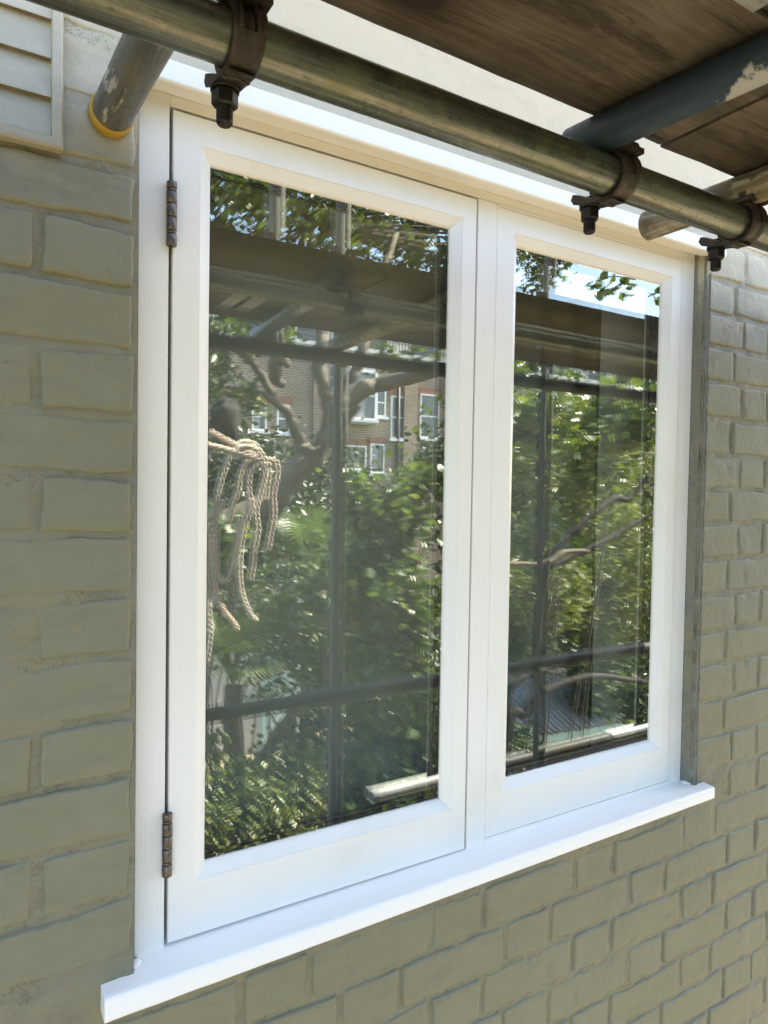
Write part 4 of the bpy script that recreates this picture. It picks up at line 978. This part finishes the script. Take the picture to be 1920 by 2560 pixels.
loops = [
 [(250, 1840), (320, 1795), (400, 1815), (450, 1880)],
 [(110, 1700), (240, 1770), (360, 1835), (450, 1890)],
 [(430, 1850), (380, 1780), (300, 1770), (235, 1850), (195, 1960), (160, 2080), (125, 2240)],
 [(430, 1880), (350, 1880), (300, 1960), (285, 2060), (255, 2150), (225, 2260)],
 [(445, 1900), (400, 1905), (355, 1970), (350, 2070), (365, 2170), (310, 2290)],
 [(470, 1895), (450, 1960), (425, 2060), (395, 2180), (405, 2300), (385, 2420)],
 [(455, 1870), (515, 1890), (522, 1980), (500, 2080), (505, 2200), (485, 2330), (465, 2430)],
 [(440, 1880), (470, 1940), (462, 2030), (455, 2120)],
]
for i, lp in enumerate(loops): rope([z3(a, b, Y + .03 * (i % 4)) for a, b in lp], .0108, ROPE_P if i in (1, 4, 6) else ROPE, i)
for i, lp in enumerate([[(600, 1290), (592, 1370), (575, 1440), (556, 1452), (543, 1400), (548, 1300), (560, 1250)],
                        [(545, 1270), (530, 1340), (533, 1440), (552, 1510), (588, 1560), (594, 1575)],
                        [(618, 1300), (603, 1380), (604, 1470), (622, 1525), (642, 1552)],
                        [(520, 1290), (514, 1400), (522, 1500), (526, 1590), (517, 1655)],
                        [(640, 1330), (636, 1400), (628, 1450)]]):
    rope([seen(a_, b_, 1.6 + .03 * (i % 3)) for a_, b_ in lp], .0100, ROPE if i != 1 else ROPE_P, 20 + i)
# dark bag-like bundle the ropes hang from
bm = bmesh.new(); bmesh.ops.create_icosphere(bm, subdivisions=4, radius=1)
cc = z3(215, 1650, 1.75)
for v in bm.verts:
    v.co = Vector((v.co.x * .060, v.co.y * .05, v.co.z * .095)) * (1 + .25 * N(v.co.x, v.co.y, v.co.z, 1.6) + .08 * N(v.co.x, v.co.y, v.co.z, 6)); v.co += cc
me = bpy.data.meshes.new('dark_bundle'); bm.to_mesh(me); bm.free()
tag(link('dark_bundle', me, CLOTHD, smooth=True), 'dark lumpy bundle above the hanging ropes', 'bag')

# --- brick house across the gardens
HY = 20.0; fy = 0.028 - HY
hs = empty('brick_house', (12, fy - 4, -3)); tag(hs, 'brown brick terrace house with white sash windows mirrored across the gardens', 'house')
hx0, hx1, hz1 = 3.0, 30.0, 5.25
mb = MB(); mb.box(hx0, hx1, fy - 9, fy, -3, hz1); mb.build('brick_facade', HBRICK, hs)
pr = [z3(780, 1500, HY).x, z3(1325, 1500, HY).x]
for x in pr: MB().box(x - .28, x + .28, fy, fy + .14, -3, hz1 - .1).build('pier', HBRICK, hs)
MB().box(hx0 + .4, hx1 - .4, fy - 8.5, fy - 1.6, hz1, hz1 + 2.6).build('upper_storey', HRENDER, hs)
for x in (pr[0] + .55, pr[1] - .5): MB().tube([(x, fy + .09, -3), (x, fy + .09, hz1 - .05)], .06, 10).build('downpipe', RAIL, hs, True)
MB().box(hx0 - .1, hx1 + .1, fy - .3, fy + .12, hz1 + .002, hz1 + .18).build('coping', HRENDER, hs)
q = MB(); x = hx0
while x < hx1: q.box(x, x + .02, fy - .12, fy - .10, hz1 + .18, hz1 + 1.1); x += .13
q.box(hx0, hx1, fy - .13, fy - .09, hz1 + 1.1, hz1 + 1.14); o = q.build('balcony_railing', RAIL, hs)
# roof
rv = [(hx0, fy - 1.2, hz1 + 2.6), (hx1, fy - 1.2, hz1 + 2.6), (hx1, fy - 5, hz1 + 4.6), (hx0, fy - 5, hz1 + 4.6), (hx0, fy - 9, hz1 + 2.6), (hx1, fy - 9, hz1 + 2.6)]
link('roof', mesh('roof', rv, [(0, 1, 2, 3), (3, 2, 5, 4), (0, 3, 4), (1, 5, 2), (0, 4, 5, 1)]), SLATE, hs)
def house_window(x0, x1, z0, z1, curtain=False, bars=True, y=None, proud=.0):
    yy = (fy if y is None else y) + proud
    w = MB(); t = .055
    w.box(x0, x0 + t, yy + .002, yy + .06, z0, z1); w.box(x1 - t, x1, yy + .002, yy + .06, z0, z1); w.box(x0 + t, x1 - t, yy + .002, yy + .06, z1 - t, z1); w.box(x0 + t, x1 - t, yy + .002, yy + .06, z0, z0 + t)
    f = w.build('window', HWHITE, hs)
    if bars:
        zm = (z0 + z1) / 2; MB().box(x0 + t, x1 - t, yy + .004, yy + .055, zm - .025, zm + .025).build('meeting_rail', HWHITE, f)
    MB().box(x0 + t, x1 - t, yy + .003, yy + .02, z0 + t, z1 - t).build('pane', HGLASS, f)
    if curtain:
        MB().box(x0 + t + .02, x0 + (x1 - x0) * .55, yy + .021, yy + .024, z0 + t, z1 - t).build('net_curtain', HCURT, f)
    MB().box(x0 - .08, x1 + .08, yy + .002, yy + .14, z0 - .09, z0 - .002).build('sill', HWHITE, f)
    if proud == 0 and y is None: MB().box(x0 - .12, x1 + .12, yy + .004, yy + .035, z1 + .004, z1 + .23).build('lintel', HRED, f)
    return f
def hw(a0, b0, a1, b1, **k):
    p = z3(a0, (b0 + b1) / 2, HY); q_ = z3(a1, (b0 + b1) / 2, HY); t = z3((a0 + a1) / 2, b0, HY); b = z3((a0 + a1) / 2, b1, HY)
    return house_window(p.x, q_.x, b.z, t.z, **k)
hw(1210, 1490, 1298, 1750); hw(1388, 1480, 1503, 1748); hw(932, 1350, 1074, 1640, curtain=True, proud=.5); hw(1092, 1440, 1180, 1615)
hw(828, 1300, 868, 1450); hw(932, 1790, 1060, 1940, bars=False); hw(1085, 1780, 1170, 1960, bars=False, curtain=True); hw(362, 1530, 452, 1700, curtain=True); hw(515, 1540, 592, 1715)
hw(120, 1500, 200, 1690); hw(930, 2290, 1010, 2430, curtain=True); hw(1030, 2290, 1110, 2430, curtain=True)
hw(1620, 1470, 1730, 1740); hw(1620, 1800, 1730, 2000); hw(1260, 1960, 1450, 2030, bars=False)
# bay box behind the angled window
p = z3(925, 1500, HY); q_ = z3(1080, 1500, HY); b = z3(1000, 1650, HY); t = z3(1000, 1335, HY)
MB().box(p.x - .06, q_.x + .06, fy, fy + .498, b.z - .06, t.z + .06).build('bay', HWHITE, hs)
for k in range(9):
    x = hx0 + 2 + k * 2.4; house_window(x, x + 1.3, hz1 + .5, hz1 + 2.2, y=fy - 1.6)
# white garden building with teal door
gs = empty('garden_studio', z4(300, 800, 8)); gs.location.z = -3; tag(gs, 'small white garden studio with a pale teal door glimpsed behind the ropes', 'outbuilding')
c = z4(330, 780, 8.0)
MB().box(c.x - .9, c.x + .9, c.y - 1.6, c.y, -3, c.z + .45).build('wall', HRENDER, gs)
MB().box(c.x + .15, c.x + .65, c.y + .002, c.y + .05, -3, c.z + .35).build('door', TEAL, gs)
MB().box(c.x - 1.0, c.x + 1.0, c.y - 1.7, c.y + .12, c.z + .45, c.z + .55).build('roof', SLATE, gs)
MB().box(c.x - .5, c.x - .1, c.y + .002, c.y + .04, c.z - .35, c.z + .2).build('window', HGLASS, gs)
# paved patch
pc = z4(300, 1420, 6.0)
q = MB()
for i in range(9):
    for j in range(7):
        o = MB().box(2.2 + i * .6 + .004, 2.2 + i * .6 + .596, -7.6 + j * .6 + .004, -7.6 + j * .6 + .596, -3.0, -2.965 + R_.uniform(-.003, .003))
        q.v_ = None
        ob = o.build('paving_slab', PAVING, None)
        tag(ob, kind='structure')
# corrugated lean-to roof
cr_ = empty('corrugated_lean_to', (5.4, -5.0, -3)); tag(cr_, 'lean to with weathered corrugated clear sheets at the lower left of the right pane', 'lean-to roof')
Lx = Vector((1, .12, 0)).normalized(); Ly = Vector((.12, -1, 0)).normalized()
o0 = Vector((3.9, -4.66, -2.16))
def corr_sheet(i, n_sheets=6, w=.76, rows=2):
    V = []; F = []; nn = 60; l = 1.35
    for k in range(nn + 1):
        t = k / nn * w; h = .018 * math.sin(t / .076 * 2 * math.pi)
        for s in (0, l): V.append((t, s, h)); 
    for k in range(nn): F.append((2 * k, 2 * k + 2, 2 * k + 3, 2 * k + 1))
    return mesh('roof_sheet', V, F)
sh = corr_sheet(0)
sh.polygons.foreach_set('use_smooth', [True] * len(sh.polygons))
for r in range(2):
    for i in range(4):
        o = link('roof_sheet', sh, CORR, cr_); pos = o0 + Lx * (i * .74) + Ly * (-0.02 + r * 1.28) + Vector((0, 0, .16 + r * .40 + .004 * (i % 2)))
        o.location = pos - wloc(cr_); o.rotation_euler = Matrix((Lx, Ly, Lx.cross(Ly))).transposed().to_euler(); o.rotation_euler = (Matrix((Lx, (Ly + Vector((0, 0, .31))).normalized(), Lx.cross((Ly + Vector((0, 0, .31))).normalized()))).transposed()).to_euler()
        m_ = o.modifiers.new('thick', 'SOLIDIFY'); m_.thickness = .004
fas = MB(); a = o0 + Vector((0, 0, .08)); b = a + Lx * 3.0
V = [tuple(p + Vector((0, 0, dz))) for dz in (-.10, .06) for p in (a, b, b + Ly * .03, a + Ly * .03)]
link('fascia', mesh('fascia', V, [(0, 1, 5, 4), (1, 2, 6, 5), (2, 3, 7, 6), (3, 0, 4, 7), (4, 5, 6, 7), (3, 2, 1, 0)]), TEAL, cr_)
bx = [o0 + Ly * .1, o0 + Ly * .1 + Lx * 2.95, o0 + Ly * 2.3 + Lx * 2.95, o0 + Ly * 2.3]
V = [(p.x, p.y, -3) for p in bx] + [(p.x, p.y, -2.10 + (.0 if i < 2 else .62)) for i, p in enumerate(bx)]
link('wall', mesh('wall', V, [(0, 1, 5, 4), (1, 2, 6, 5), (2, 3, 7, 6), (3, 0, 4, 7)]), DARKGAP, cr_)
print('bricks', count, 'objects', len(bpy.data.objects), 'polys', sum(len(m.polygons) for m in bpy.data.meshes))
